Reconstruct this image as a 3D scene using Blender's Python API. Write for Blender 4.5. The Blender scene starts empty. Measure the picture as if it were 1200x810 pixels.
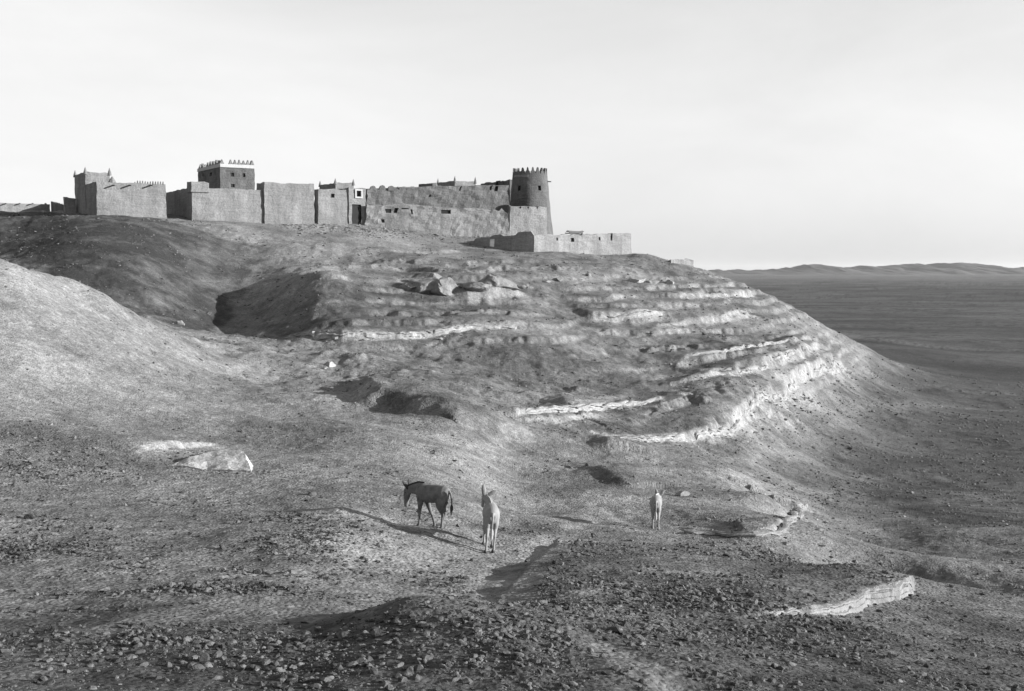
import bpy, bmesh, math, random
import numpy as np
from mathutils import Vector
R = math.radians
random.seed(7); rng = np.random.default_rng(7)
scn = bpy.context.scene
COL = scn.collection

# ------------------------------------------------------------------ camera model (survey of the place)
F, CX, CY, HOR = 1400.0, 600.0, 405.0, 318.0
PITCH = math.atan((CY - HOR) / F)
cp, sp = math.cos(PITCH), math.sin(PITCH)
def pt(u, v, d):
    """world point seen at (u,v) of the photograph, y = d metres from the viewpoint"""
    a, b = (u - CX) / F, (CY - v) / F
    k = d / (cp + b * sp)
    return Vector((a * k, d, k * (-sp + b * cp)))
def proj(p):
    w = p[1] * cp - p[2] * sp
    return CX + F * p[0] / w, CY - F * (p[1] * sp + p[2] * cp) / w

# ------------------------------------------------------------------ small helpers
def link(o, parent=None):
    COL.objects.link(o)
    if parent: o.parent = parent
    return o
def tag(o, label=None, cat=None, group=None, kind=None):
    if label: o['label'] = label
    if cat: o['category'] = cat
    if group: o['group'] = group
    if kind: o['kind'] = kind
    return o
def mesh_np(name, verts, faces, mat, parent=None, smooth=False):
    """verts (n,3) array, faces (m,k) array with constant k"""
    me = bpy.data.meshes.new(name)
    verts = np.asarray(verts, np.float32); faces = np.asarray(faces, np.int32)
    k = faces.shape[1]
    me.vertices.add(len(verts)); me.vertices.foreach_set('co', verts.ravel())
    me.loops.add(faces.size); me.loops.foreach_set('vertex_index', faces.ravel())
    me.polygons.add(len(faces)); me.polygons.foreach_set('loop_start', np.arange(0, faces.size, k, dtype=np.int32))
    me.polygons.foreach_set('use_smooth', np.full(len(faces), smooth, bool))
    me.update(calc_edges=True)
    if mat: me.materials.append(mat)
    return link(bpy.data.objects.new(name, me), parent)
def bm_obj(name, bm, mat, parent=None, smooth=False, weld=True):
    if weld: bmesh.ops.remove_doubles(bm, verts=bm.verts[:], dist=0.004)
    bmesh.ops.recalc_face_normals(bm, faces=bm.faces[:])
    me = bpy.data.meshes.new(name); bm.to_mesh(me); bm.free()
    if smooth:
        for p in me.polygons: p.use_smooth = True
    me.materials.append(mat)
    return link(bpy.data.objects.new(name, me), parent)

# ------------------------------------------------------------------ noise
def _hash(ix, iy, seed):
    h = (ix.astype(np.int64) * 374761393 + iy.astype(np.int64) * 668265263 + seed * 974711) & 0xffffffff
    h = ((h ^ (h >> 13)) * 1274126177) & 0xffffffff
    return (h ^ (h >> 16)) & 0xffffffff
def noise2(x, y, seed=0):
    x = np.asarray(x, float); y = np.asarray(y, float)
    ix, iy = np.floor(x), np.floor(y); fx, fy = x - ix, y - iy
    ux, uy = fx * fx * fx * (fx * (fx * 6 - 15) + 10), fy * fy * fy * (fy * (fy * 6 - 15) + 10)
    def g(dx, dy):
        a = _hash(ix + dx, iy + dy, seed) * (2 * math.pi / 4294967296.0)
        return np.cos(a) * (fx - dx) + np.sin(a) * (fy - dy)
    n0 = g(0, 0) * (1 - ux) + g(1, 0) * ux; n1 = g(0, 1) * (1 - ux) + g(1, 1) * ux
    return (n0 * (1 - uy) + n1 * uy) * 1.5
def smooth(t): t = np.clip(t, 0, 1); return t * t * (3 - 2 * t)

# ------------------------------------------------------------------ terrain survey: columns of (v, distance) ; 'z' rows are (None, d, z)
H = None
COLS = {
 -300: [(810,11),(700,18),(600,27),(500,38),(400,48),(330,56),(270,62),(H,80,1.5),(H,110,1.5),(H,150,6.0),(H,190,6.3)],
 0:  [(810,11.5),(770,13.5),(720,17),(680,20.5),(640,24.5),(600,29),(560,34),(530,38),(500,42),(450,48),(400,54),(350,60),(310,65),(302,67),
      (H,76,-1.0),(H,98,-1.5),(300,122),(275,135),(255,146),(248,151),(H,172,7.0),(H,200,6.3)],
 100:[(810,11.5),(760,14),(705,18),(660,22),(600,30),(560,35.5),(530,40),(500,45),(450,53),(400,61),(350,69),(335,73),
      (H,82,-2.4),(H,97,-2.6),(332,107),(300,117),(275,126),(255,136),(249,141.5),(H,170,7.2)],
 180:[(810,11.8),(750,14.5),(700,18),(660,22),(600,31),(560,37),(530,42),(500,48),(450,58),(410,68),(380,77),(367,80),
      (H,90,-4.4),(365,101),(340,108),(310,117),(280,128),(260,139),(252.5,147),(H,170,7.1)],
 260:[(810,12),(745,15),(700,18),(660,22.5),(600,31.5),(560,38),(530,44),(500,51),(460,62),(430,73),(410,85),(399,95),(389,104),
      (378,111),(360,117),(338,122),(312,129),(285,137),(268,145),(258,150.5),(H,170,7.0)],
 300:[(600,31),(530,46),(480,60),(440,75),(415,86),(402,96.5),(393,104),(384,110.5),(366,116),(350,119.5),(322,128),(296,137),(275,146),(258.5,154)],
 345:[(810,12),(740,15.5),(695,18.5),(650,23),(600,30.5),(560,37.5),(520,48),(480,61),(450,74),(420,86),(402,97),(394,101.5),(384,104.5),(370,109),(352,114),
      (331,119),(314,127),(290,139),(272,150),(260.5,157)],
 385:[(380,101),(352,109),(328,116.5),(321,122),(300,137)],
 525:[(614,30.0)], 548:[(630,29.3)],
 400:[(810,12),(745,15),(700,19),(660,23),(620,27.5),(592,30.5),(560,37),(530,44),(500,53),(470,65),(450,75),(425,86),(405,95),(398,98),
      (382,100.5),(356,109),(335,117),(318,127),(295,140),(275,152),(263,159.5),(H,180,6.8)],
 470:[(810,12),(740,15),(716,16.3),(H,18.5,-5.45),(700,20),(670,23.5),(640,26.8),(615,30.5),(590,34),(560,39.5),(530,46.5),(500,55.5),(486,61.5),(470,66),(450,75),
      (425,88),(405,97),(397,101),(385,103),(360,111),(340,119),(322,130),(300,144),(280,156),(267,165)],
 540:[(810,12),(750,14),(711,16),(H,18.5,-5.3),(696,21.3),(670,25),(643,28.6),(615,32),(590,36.5),(560,43),(530,49.5),(500,57),(488,59.8),(480,63.5),(450,78),
      (425,91),(405,100),(388,104),(365,112),(345,120),(322,130),(308,140),(297,152),(285,162),(272,170)],
 600:[(810,12),(750,14),(714,16),(H,18.5,-5.3),(694,21.2),(670,25.5),(643,29.5),(620,36.3),(602,43),(580,48),(560,52),(530,57.5),(500,64.5),(475,73),
      (450,86),(425,95),(405,102),(390,106),(380,108),(360,116),(340,125),(322,134),(308,144),(298,153),(297,158),(284,165),(273,172),(H,185,6.0)],
 680:[(810,12),(760,14),(722,16.5),(690,20.5),(660,25.5),(640,30),(620,36.8),(605,42.6),(580,48),(550,54),(520,62),(500,68),(482,74),(470,79),(450,89),
      (420,100),(400,108),(375,118),(350,128),(328,140),(310,151),(298,160),(H,172,2.8),(H,195,1)],
 768:[(810,12.3),(780,13),(740,16),(700,20.5),(660,27),(640,33),(620,41),(600,45),(580,51),(550,60),(515,72),(500,74),(472,84),(455,93),(430,103),
      (400,115),(375,125),(350,136),(330,148),(313,158),(300,168),(H,185,0.6),(H,220,-5),(H,300,-15)],
 840:[(810,12.5),(740,17),(700,21),(660,28),(630,38),(600,45),(575,52),(550,60),(513,73),(480,82),(460,92),(435,103),(410,114),(385,124),(360,137),
      (340,150),(322,162),(H,180,-2.5),(H,210,-7),(H,270,-14.5)],
 900:[(810,12.8),(740,17.5),(700,22),(660,29),(630,37),(605,44),(580,51),(H,58,-11.2),(562,66),(530,77),(500,86),(475,92),(455,101),(430,112),(405,124),
      (385,136),(365,148),(349,160),(H,180,-5.5),(H,215,-10),(H,270,-15)],
 950:[(810,13),(740,18),(715,22),(700,24.5),(670,31),(640,38),(612,44),(H,50,-11.4),(600,58),(570,70),(530,88),(500,99),(470,109),(445,117),(420,127),
      (400,140),(373,160),(H,180,-9),(H,215,-12.5),(H,270,-16)],
 985:[(810,13.3),(740,18.5),(700,25),(670,31.5),(640,39),(625,43),(H,50,-11.8),(600,62),(560,80),(520,98),(480,115),(452,128),(430,140),(410,152),
      (390,168),(H,190,-11),(H,225,-14),(H,280,-16)],
 1040:[(810,13.5),(740,19),(712,24),(690,26),(670,29.5),(H,37,-10.3),(648,44),(620,55),(600,64),(560,84),(520,106),(480,131),(450,157),(425,188),(405,228),(395,266)],
 1100:[(810,14),(760,19),(700,27),(660,38),(620,52),(580,70),(540,92),(500,118),(460,157),(430,205),(410,255),(395,305)],
 1200:[(810,15),(760,20.5),(700,29),(660,40),(620,54),(580,72),(540,95),(500,121),(460,160),(430,207),(410,258),(395,308)],
 1500:[(810,16),(700,31),(600,66),(500,124),(430,210),(395,312)],
}
PLAIN = -17.0
cps = []
for u, rows in COLS.items():
    for r in rows:
        if len(r) == 3:
            cps.append(((u - CX) / F * r[1] * 1.0, r[1], r[2]))
        else:
            cps.append(tuple(pt(u, r[0], r[1])))
    for d, z in ((7.5, -3.1), (4, -2.3), (1.5, -1.75)):
        cps.append(((u - CX) / F * d, d, z))
    for d in (650, 1200, 2500):
        cps.append(((u - CX) / F * d, d, PLAIN))
for u in (-300, 0, 200, 400, 600):
    cps.append(((u - CX) / F * 280, 280, 0)); cps.append(((u - CX) / F * 400, 400, -13))
cps = np.array(cps)
def az_eff(a):
    b = np.abs(a)
    return np.sign(a) * np.where(b > 0.62, 0.62 * (1 - (b - 0.62) / (math.pi - 0.62)), b)
def logpol(x, y):
    return az_eff(np.arctan2(x, y)), np.log(np.maximum(np.hypot(x, y), 1.2))
ca, cl = logpol(cps[:, 0], cps[:, 1])
def kern(r2): return np.where(r2 > 1e-12, 0.5 * r2 * np.log(np.maximum(r2, 1e-12)), 0) * 0.0 + np.power(r2, 0.75)
def rbf_fit():
    n = len(ca)
    r2 = (ca[:, None] - ca) ** 2 + (cl[:, None] - cl) ** 2
    K = kern(r2) + np.eye(n) * -1e-4
    P = np.stack([np.ones(n), ca, cl], 1)
    A = np.block([[K, P], [P.T, np.zeros((3, 3))]])
    return np.linalg.solve(A, np.concatenate([cps[:, 2], np.zeros(3)]))
W = rbf_fit()
# coarse log-polar table of the base surface, then bicubic-ish lookup
GA = np.linspace(-0.66, 0.66, 420); GL = np.linspace(math.log(1.2), math.log(9500), 720)
def rbf_eval(a, l):
    out = np.empty(len(a))
    for i in range(0, len(a), 20000):
        s = slice(i, i + 20000)
        r2 = (a[s, None] - ca) ** 2 + (l[s, None] - cl) ** 2
        out[s] = kern(r2) @ W[:-3] + W[-3] + W[-2] * a[s] + W[-1] * l[s]
    return out
gl_, ga_ = np.meshgrid(GL, GA, indexing='ij')
TAB = rbf_eval(ga_.ravel(), gl_.ravel()).reshape(gl_.shape)
_k = np.array([1, 4, 6, 4, 1]) / 16.0
for ax in (0, 1):
    p = np.pad(TAB, [(2, 2) if i == ax else (0, 0) for i in (0, 1)], mode='edge')
    TAB = sum(_k[j] * (p[j:j + TAB.shape[0]] if ax == 0 else p[:, j:j + TAB.shape[1]]) for j in range(5))
def base_z(x, y):
    a, l = logpol(x, y)
    fa = np.clip((a - GA[0]) / (GA[1] - GA[0]), 0, len(GA) - 1.001); fl = np.clip((l - GL[0]) / (GL[1] - GL[0]), 0, len(GL) - 1.001)
    i, j = fl.astype(int), fa.astype(int); s, t = fl - i, fa - j
    z = (TAB[i, j] * (1 - s) * (1 - t) + TAB[i + 1, j] * s * (1 - t) + TAB[i, j + 1] * (1 - s) * t + TAB[i + 1, j + 1] * s * t)
    k = smooth((np.hypot(x, y) - 330) / 200)
    return z * (1 - k) + PLAIN * k

LEDGES = []     # filled below: dict(P=(n,2) resampled line, h=(n,), w=bench depth)
LUMPS = []      # (x, y, rx, ry, h, ang)
def seg_dist(x, y, P):
    """signed distance (+ = left of the line, uphill), index along the line and end overshoot"""
    best = np.full(x.shape, 1e9); side = np.zeros(x.shape); idx = np.zeros(x.shape); end = np.zeros(x.shape)
    n = len(P) - 1
    for k in range(n):
        ax, ay = P[k]; bx, by = P[k + 1]; dx, dy = bx - ax, by - ay; L2 = dx * dx + dy * dy
        tr = ((x - ax) * dx + (y - ay) * dy) / L2; t = np.clip(tr, 0, 1)
        qx, qy = x - ax - t * dx, y - ay - t * dy; dd = qx * qx + qy * qy
        m = dd < best
        best = np.where(m, dd, best); side = np.where(m, np.sign(dx * qy - dy * qx), side); idx = np.where(m, k + t, idx)
        if k in (0, n - 1):
            ov = np.sqrt(L2) * (np.maximum(-tr, 0) if k == 0 else np.maximum(tr - 1, 0))
            if n == 1: ov = np.sqrt(L2) * np.maximum(np.maximum(-tr, 0), np.maximum(tr - 1, 0))
            end = np.where(m, ov, end)
    return np.sqrt(best) * side, idx, end
def ledge_add(x, y, z, pale=None):
    for L in LEDGES:
        P = L['P']; w = L['w']; m = w + 1
        sel = np.nonzero((x > P[:, 0].min() - m) & (x < P[:, 0].max() + m) & (y > P[:, 1].min() - m) & (y < P[:, 1].max() + m))[0]
        if not len(sel): continue
        xs, ys = x[sel], y[sel]
        sd, idx, end = seg_dist(xs, ys, P)
        h = np.interp(idx, np.arange(len(P)), L['h'])
        sw = sd + (.22 * L['foot'] * noise2(xs / 1.1, ys / 1.1, 33) + .3 * L['foot'] * noise2(xs / 2.7, ys / 2.7, 34) if L['foot'] > .7 else 0)
        f = smooth((sw + L['foot'] * 0.2) / L['foot']) * (1 - smooth((sd - w * 0.25) / (w * 0.75))) * (1 - smooth(end / 1.5))
        z[sel] += h * f
        if pale is not None:
            near = np.exp(-(np.where(sd < 0, sd / (.25 + .55 * L['scree']), sd / .4) ** 2)) * (1 - smooth(end / 2.0)) * smooth(h / 0.12)
            nz = 0.5 + 0.9 * noise2(xs / 1.7, ys / 1.7, 31) + 0.7 * noise2(xs / .6, ys / .6, 32)
            pale[sel] = np.maximum(pale[sel], L['pale'] * np.clip(near * 1.2 * np.clip(nz + .1, 0, 1.1), 0, 1))
    return z
def relief(x, y, z, strata=None):
    r = np.hypot(x, y)
    fort = np.exp(-((x + 17) / 30) ** 2) * smooth((y - 142) / 8) * (1 - smooth((y - 185) / 10))
    amp = (1 - 0.8 * fort) * (1 - .75 * smooth((-z - 11) / 2.5)) * (1 - .7 * np.exp(-((x + 36) / 15) ** 2 - ((y - 128) / 17) ** 2))
    # broad undulation, downslope rills, hummocks and small roughness (each fades in with distance so it stays larger than the grid)
    z = z + amp * 0.55 * noise2(x / 14, y / 14, 1) * smooth((r - 25) / 50) * (1 - smooth((r - 500) / 500))
    z = z + amp * (.1 + .12 * smooth((r - 45) / 25)) * noise2(x / 5.2 + .3 * noise2(x / 3, y / 3, 9), y / 6.5, 2) * smooth((r - 12) / 30)
    z = z + amp * noise2(x / 1.9, y / 2.3, 3) * (0.03 + 0.045 * smooth((r - 45) / 25))
    z = z + amp * 0.03 * noise2(x / .8, y / .8, 4) * (1 - smooth((r - 220) / 60))
    z = z + amp * 0.02 * noise2(x / .33, y / .33, 5) * (1 - smooth((r - 90) / 30))
    rid = 1 - np.abs(noise2(x / 3.6 + .4 * noise2(x / 9, y / 9, 16), y / 8.5, 15)) * 2.2
    z = z + amp * .11 * np.clip(rid, -.5, 1) * smooth((r - 55) / 30) * (1 - smooth((r - 190) / 60)) + amp * smooth((r - 50) / 25) * (1 - smooth((r - 190) / 60)) * (.16 * np.abs(noise2(x / 2.1 + .5 * noise2(x / 1.5, y / 1.5, 19), y / 2.9, 17)) + .08 * np.abs(noise2(x / .95, y / 1.2, 18)) - .09)
    zone = smooth((x - 2) / 9) * smooth((y - 66) / 8) * (1 - smooth((y - 158) / 14)) * (1 - smooth((x - 44) / 8)) * smooth((z + 12.2) / 1.5) * (1 - smooth((z + 1.5) / 2))
    zone = np.maximum(zone, .75 * smooth((x + 24) / 10) * smooth((y - 84) / 8) * (1 - smooth((y - 150) / 10)) * (1 - smooth((x - 12) / 10)) * smooth((z + 7.2) / 1.0) * (1 - smooth((z - 2.5) / 1.5)))
    bh = 1.05; tt = (z + .5 * noise2(x / 11, y / 11, 8)) / bh; fr = tt - np.floor(tt)
    z = z + zone * .55 * bh * (smooth(fr / .24) - fr) * np.clip(.55 + 1.1 * noise2(x / 7, y / 7, 12), 0, 1)
    if strata is not None: strata[:] = zone * np.exp(-((fr - .11) / .1) ** 2) * np.clip(2.2 * noise2(x / 4.5, y / 4.5, 13) + .8 * noise2(x / 1.2, y / 1.2, 14), 0, 1)
    z = z + 3.0 * noise2(x / 260, y / 420, 6) * smooth((r - 300) / 500)
    for (lx, ly, rx, ry, h, an) in LUMPS:
        c, s = math.cos(an), math.sin(an)
        qx, qy = ((x - lx) * c + (y - ly) * s) / rx, (-(x - lx) * s + (y - ly) * c) / ry
        z = z + h * np.exp(-(qx * qx + qy * qy))
    return z
def ground_z(x, y, pale=None):
    x = np.atleast_1d(np.asarray(x, float)); y = np.atleast_1d(np.asarray(y, float))
    st = np.zeros(len(x)) if pale is not None else None
    z = relief(x, y, base_z(x, y), st)
    if pale is not None: pale[:] = np.maximum(pale, .42 * st)
    return ledge_add(x, y, z, pale)
def at(u, v, full=True, near=0, shift=0.0):
    """first point of the ground on the line of sight (u, v): used to survey where things stand"""
    ds = np.exp(np.linspace(math.log(max(9, near)), math.log(700), 2600))
    a, b = (u - CX) / F, (CY - v) / F
    k = ds / (cp + b * sp); x, z = a * k, k * (-sp + b * cp)
    g = ground_z(x, ds) if full else relief(x, ds, base_z(x, ds))
    hit = np.nonzero(g + shift >= z)[0]
    i = hit[0] if len(hit) else len(ds) - 1
    return Vector((x[i], ds[i], g[i]))
def resample(P, step):
    P = np.asarray(P, float); s = np.concatenate([[0], np.cumsum(np.hypot(*np.diff(P, axis=0).T))])
    n = max(2, int(s[-1] / step) + 1); q = np.linspace(0, s[-1], n)
    return np.stack([np.interp(q, s, P[:, 0]), np.interp(q, s, P[:, 1])], 1), q / s[-1]

# ------------------------------------------------------------------ materials (all neutral greys: the photograph is a black and white plate)
def new_mat(name, rough=0.95):
    m = bpy.data.materials.new(name); m.use_nodes = True
    nt = m.node_tree; b = nt.nodes['Principled BSDF']
    b.inputs['Roughness'].default_value = rough; b.inputs['Specular IOR Level'].default_value = 0.15
    return m, nt, b
class NB:
    def __init__(s, nt): s.nt = nt
    def n(s, t, **kw):
        o = s.nt.nodes.new(t)
        for k, v in kw.items():
            if k in o.inputs.keys(): o.inputs[k].default_value = v
            else: setattr(o, k, v)
        return o
    def l(s, a, b): s.nt.links.new(a, b)
    def math(s, op, a, b=None, clamp=False):
        o = s.nt.nodes.new('ShaderNodeMath'); o.operation = op; o.use_clamp = clamp
        for i, q in enumerate((a, b)):
            if q is None: continue
            if isinstance(q, (int, float)): o.inputs[i].default_value = q
            else: s.l(q, o.inputs[i])
        return o.outputs[0]
    def noise(s, vec, scale, detail=3, rough=.55, dist=0):
        o = s.n('ShaderNodeTexNoise'); o.inputs['Scale'].default_value = scale; o.inputs['Detail'].default_value = detail
        o.inputs['Roughness'].default_value = rough; o.inputs['Distortion'].default_value = dist
        s.l(vec, o.inputs['Vector']); return o.outputs['Fac']
    def voro(s, vec, scale, out='Color', feature='F1', rand=1.0):
        o = s.n('ShaderNodeTexVoronoi'); o.feature = feature; o.inputs['Scale'].default_value = scale; o.inputs['Randomness'].default_value = rand
        s.l(vec, o.inputs['Vector']); return o.outputs[out]
    def ramp(s, fac, a, b, lo, hi):
        o = s.n('ShaderNodeMapRange'); o.clamp = True
        o.inputs['From Min'].default_value = a; o.inputs['From Max'].default_value = b; o.inputs['To Min'].default_value = lo; o.inputs['To Max'].default_value = hi
        s.l(fac, o.inputs['Value']); return o.outputs[0]
    def mix(s, f, a, b):
        o = s.nt.nodes.new('ShaderNodeMix'); o.data_type = 'FLOAT'; o.clamp_factor = False
        for i, q in ((0, f), (2, a), (3, b)):
            if isinstance(q, (int, float)): o.inputs[i].default_value = q
            else: s.l(q, o.inputs[i])
        return o.outputs[0]
    def attr(s, name):
        o = s.n('ShaderNodeAttribute'); o.attribute_name = name; return o.outputs['Fac']
    def bw(s, c):
        o = s.n('ShaderNodeSeparateColor'); s.l(c, o.inputs[0]); return o.outputs[0]
    def grey(s, val, b):
        o = s.n('ShaderNodeCombineColor'); [s.l(val, o.inputs[i]) for i in range(3)]; s.l(o.outputs[0], b.inputs['Base Color'])
    def bump(s, h, b, strength, dist):
        o = s.n('ShaderNodeBump'); o.inputs['Strength'].default_value = strength; o.inputs['Distance'].default_value = dist
        s.l(h, o.inputs['Height']); s.l(o.outputs[0], b.inputs['Normal'])

def ground_material():
    m, nt, b = new_mat('desert_ground'); q = NB(nt)
    pos = q.n('ShaderNodeNewGeometry').outputs['Position']
    big = q.noise(pos, .045, 4); med = q.noise(pos, .35, 5, .6); fine = q.noise(pos, 2.6, 6, .7); grit = q.noise(pos, 14, 4, .7)
    c1 = q.bw(q.voro(pos, 11)); c2 = q.bw(q.voro(pos, 4.2)); e1 = q.voro(pos, 11, 'Distance'); e2 = q.voro(pos, 4.2, 'Distance')
    pale, dark = q.attr('pale'), q.attr('dark')
    sand = q.mix(q.ramp(big, .3, .7, 0, 1), .14, .2); sand = q.math('MULTIPLY', sand, q.ramp(med, .3, .7, .72, 1.25))
    grav = q.math('MULTIPLY', q.ramp(med, .3, .7, .75, 1.25), q.mix(q.ramp(big, .3, .7, 0, 1), .044, .068))
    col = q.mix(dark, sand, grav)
    limes = q.math('MULTIPLY', .28, q.ramp(fine, .3, .7, .8, 1.12))
    col = q.mix(pale, col, limes)
    col = q.math('MULTIPLY', col, q.ramp(fine, .32, .68, .76, 1.26))
    col = q.math('MULTIPLY', col, q.ramp(grit, .3, .7, .84, 1.16))
    stones = q.math('MULTIPLY', q.ramp(c1, .1, .9, .78, 1.25), q.ramp(c2, .1, .9, .9, 1.1))
    col = q.math('MULTIPLY', col, q.mix(q.math('MULTIPLY', pale, .6), stones, 1.0))
    q.grey(col, b)
    h = q.math('ADD', q.math('MULTIPLY', fine, .5), q.math('MULTIPLY', grit, .22))
    h = q.math('ADD', h, q.math('MULTIPLY', q.ramp(e1, 0, .6, .28, 0), 1)); h = q.math('ADD', h, q.math('MULTIPLY', q.ramp(e2, 0, .5, .3, 0), 1))
    q.bump(h, b, .75, .12)
    return m
def rock_material(name, a, bb, scale=1.0, streak=True, per_object=False):
    m, nt, b = new_mat(name); q = NB(nt)
    pos = q.n('ShaderNodeNewGeometry').outputs['Position']
    n1 = q.noise(pos, 1.1 * scale, 5, .65); n2 = q.noise(pos, 7 * scale, 5, .7)
    col = q.mix(q.ramp(n1, .3, .7, 0, 1), a, bb); col = q.math('MULTIPLY', col, q.ramp(n2, .3, .7, .75, 1.25))
    if per_object:
        v = q.bw(q.voro(pos, 5.0 * scale)); col = q.math('MULTIPLY', col, q.ramp(v, .1, .9, .55, 1.5))
    q.grey(col, b); q.bump(q.math('ADD', n1, q.math('MULTIPLY', n2, .5)), b, .7, .12 / scale)
    return m
def mud_material(name, a, bb):
    m, nt, b = new_mat(name); q = NB(nt)
    pos = q.n('ShaderNodeNewGeometry').outputs['Position']
    mp = q.n('ShaderNodeMapping'); mp.inputs['Scale'].default_value = (1, 1, .35); q.l(pos, mp.inputs['Vector'])
    mq = q.n('ShaderNodeMapping'); mq.inputs['Scale'].default_value = (.35, .35, 2.2); q.l(pos, mq.inputs['Vector'])
    n1 = q.noise(mp.outputs[0], .5, 5, .6); n2 = q.noise(mq.outputs[0], 1.4, 5, .65); n3 = q.noise(pos, 4.5, 5, .75)
    col = q.mix(q.ramp(n1, .3, .7, 0, 1), a, bb); col = q.math('MULTIPLY', col, q.ramp(n2, .3, .7, .9, 1.09)); col = q.math('MULTIPLY', col, q.ramp(n3, .3, .7, .76, 1.22))
    ms = q.n('ShaderNodeMapping'); ms.inputs['Scale'].default_value = (1.6, 1.6, .12); q.l(pos, ms.inputs['Vector']); col = q.math('MULTIPLY', col, q.ramp(q.noise(ms.outputs[0], 1.0, 4, .6), .35, .65, .88, 1.1))
    pl = q.noise(pos, .28, 3, .5); col = q.math('MULTIPLY', col, q.ramp(pl, .45, .55, .94, 1.05))
    q.grey(col, b); q.bump(q.math('ADD', n2, n3), b, .8, .15)
    return m
def plain_material(name, val, rough=.8, var=.15, scale=6):
    m, nt, b = new_mat(name, rough); q = NB(nt)
    pos = q.n('ShaderNodeTexCoord').outputs['Object']
    n = q.noise(pos, scale, 4, .6); q.grey(q.math('MULTIPLY', val, q.ramp(n, .3, .7, 1 - var, 1 + var)), b); return m
M = dict(ground=ground_material(), pale=rock_material('pale_limestone', .17, .31), grey_rock=rock_material('grey_limestone', .12, .21),
         dark_rock=rock_material('dark_rock', .12, .2), stone=rock_material('desert_stones', .04, .115, 1.6, per_object=True),
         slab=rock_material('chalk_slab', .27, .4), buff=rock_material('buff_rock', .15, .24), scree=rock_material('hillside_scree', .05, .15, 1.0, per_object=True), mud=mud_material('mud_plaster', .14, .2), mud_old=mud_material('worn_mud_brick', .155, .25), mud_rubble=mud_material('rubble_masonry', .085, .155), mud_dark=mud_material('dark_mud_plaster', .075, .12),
         lime=plain_material('whitewash', .34), door_bright=plain_material('bright_door', .75), void=plain_material('dark_interior', .02), wood=plain_material('old_wood', .12),
         coat_dark=plain_material('dark_donkey_coat', .12, .7, .35), coat_pale=plain_material('pale_donkey_coat', .21, .7, .14), hoof=plain_material('hoof_horn', .05, .6),
         hair_dark=plain_material('dark_hair', .04, .8), hair_pale=plain_material('greyish_hair', .3, .8), eye=plain_material('dark_eye', .015, .25), hills=None)

# ------------------------------------------------------------------ ledges (strata scarps): pixel-surveyed base line, heights in metres, left side of the line is uphill
def ledge(pts, hs, w=6, pale=1.0, scree=1.0, foot=0.5, strip=None, label=None, near=0, step=0.22, rough=.22):
    q = [at(u, v, False, near) for u, v in pts]
    P, s = resample([(p.x, p.y) for p in q], 1.2)
    P = P + 0.35 * np.minimum(1, P[:, 1:2] / 75) ** 1.5 * np.stack([noise2(P[:, 0] / 2.1, P[:, 1] / 2.1, 61), noise2(P[:, 0] / 2.1, P[:, 1] / 2.1, 62)], 1)
    h = np.interp(s, np.linspace(0, 1, len(hs)), hs)
    LEDGES.append(dict(P=P, h=h, w=w, pale=pale, scree=scree, foot=foot, strip=strip, label=label, step=step, rough=rough))
def lump(u, v, ru, rd, h, ang=0, near=0):
    p = at(u, v, False, near); LUMPS.append((p.x, p.y, ru, rd, h, ang))
# hollows and swells first (the ledges are surveyed on top of them)
lump(372, 337, 5, 6, .45); lump(238, 372, 5, 8, -.35)
lump(775, 555, 3, 3, .3)
lump(475, 722, .8, .9, .2); lump(560, 735, 1.6, 1.6, .06); lump(665, 632, 1.0, .8, -.22); lump(440, 640, 2.2, 2.2, .28); lump(545, 655, 1.2, 3, -.1)
lump(585, 668, .9, 2.2, .1); lump(100, 300, 6, 8, .8); lump(110, 520, 2.5, 2, .3); lump(640, 430, 7, 4, .5); lump(560, 470, 5, 4, -.5)
ledge([(343,394),(372,399),(405,400),(440,399),(470,398),(515,393),(560,386),(600,386),(642,390)], [.15,.55,.7,.6,.55,.5,.4,.4,.2], 7, .8, .3, .6, 'pale',
      'long pale limestone ledge crossing the slope below the fort gate')
ledge([(700,373),(740,374),(780,373)], [.5,.7,.4], 6, .9, .8, .5, 'pale', 'short pale ledge below the walled outbuilding')
ledge([(775,382),(810,380),(850,378),(884,372)], [.2,.34,.34,.2], 5, .8, 1.2)
ledge([(800,349),(850,348),(880,347)], [.2,.4,.3], 4, 1, 1.0)
ledge([(520,345),(545,349),(570,350),(612,347)], [.4,.9,.9,.4], 5, .5, 1.0)
ledge([(475,437),(440,441),(418,450),(411,462),(428,476),(470,484),(522,488)], [.2,.5,.8,.9,.95,1.0,.5], 12, .05, .3, 1.5)
ledge([(724,514),(700,517),(689,523),(694,531),(712,535)], [.1,.4,.6,.5,.1], 5, .05, .3, 1.5)
ledge([(672,550),(690,560),(712,570),(735,575),(756,578)], [.2,.45,.45,.15,.0], 5, .05, .3, 1.5)
ledge([(612,498),(650,488),(700,480),(772,470)], [.28,.4,.36,.18], 6, .9, .4, .4, 'pale', 'thin white ledge sloping up to the right above the hollow')
ledge([(625,501),(660,498),(695,492)], [.2,.3,.2], 3, .9, .5)
ledge([(700,510),(735,516),(790,518),(832,514),(868,500),(886,480),(905,470)], [.15,.4,.55,.6,.75,.85,.3], 7, .85, .6, .5, 'pale', 'broad white limestone band bending around the lower spur')
ledge([(868,500),(885,492),(915,486)], [.2,.35,.2], 4, .8, 1.2)
ledge([(806,418),(850,416),(890,412),(928,408)], [.2,.34,.34,.2], 5, .85, .5, .5, 'pale', 'upper of two white ledges stepping around the hillside')
ledge([(828,437),(862,439),(900,433),(940,423),(958,415)], [.25,.42,.42,.42,.2], 5, .85, .6, .5, 'pale', 'lower of two white ledges stepping around the hillside')
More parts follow.
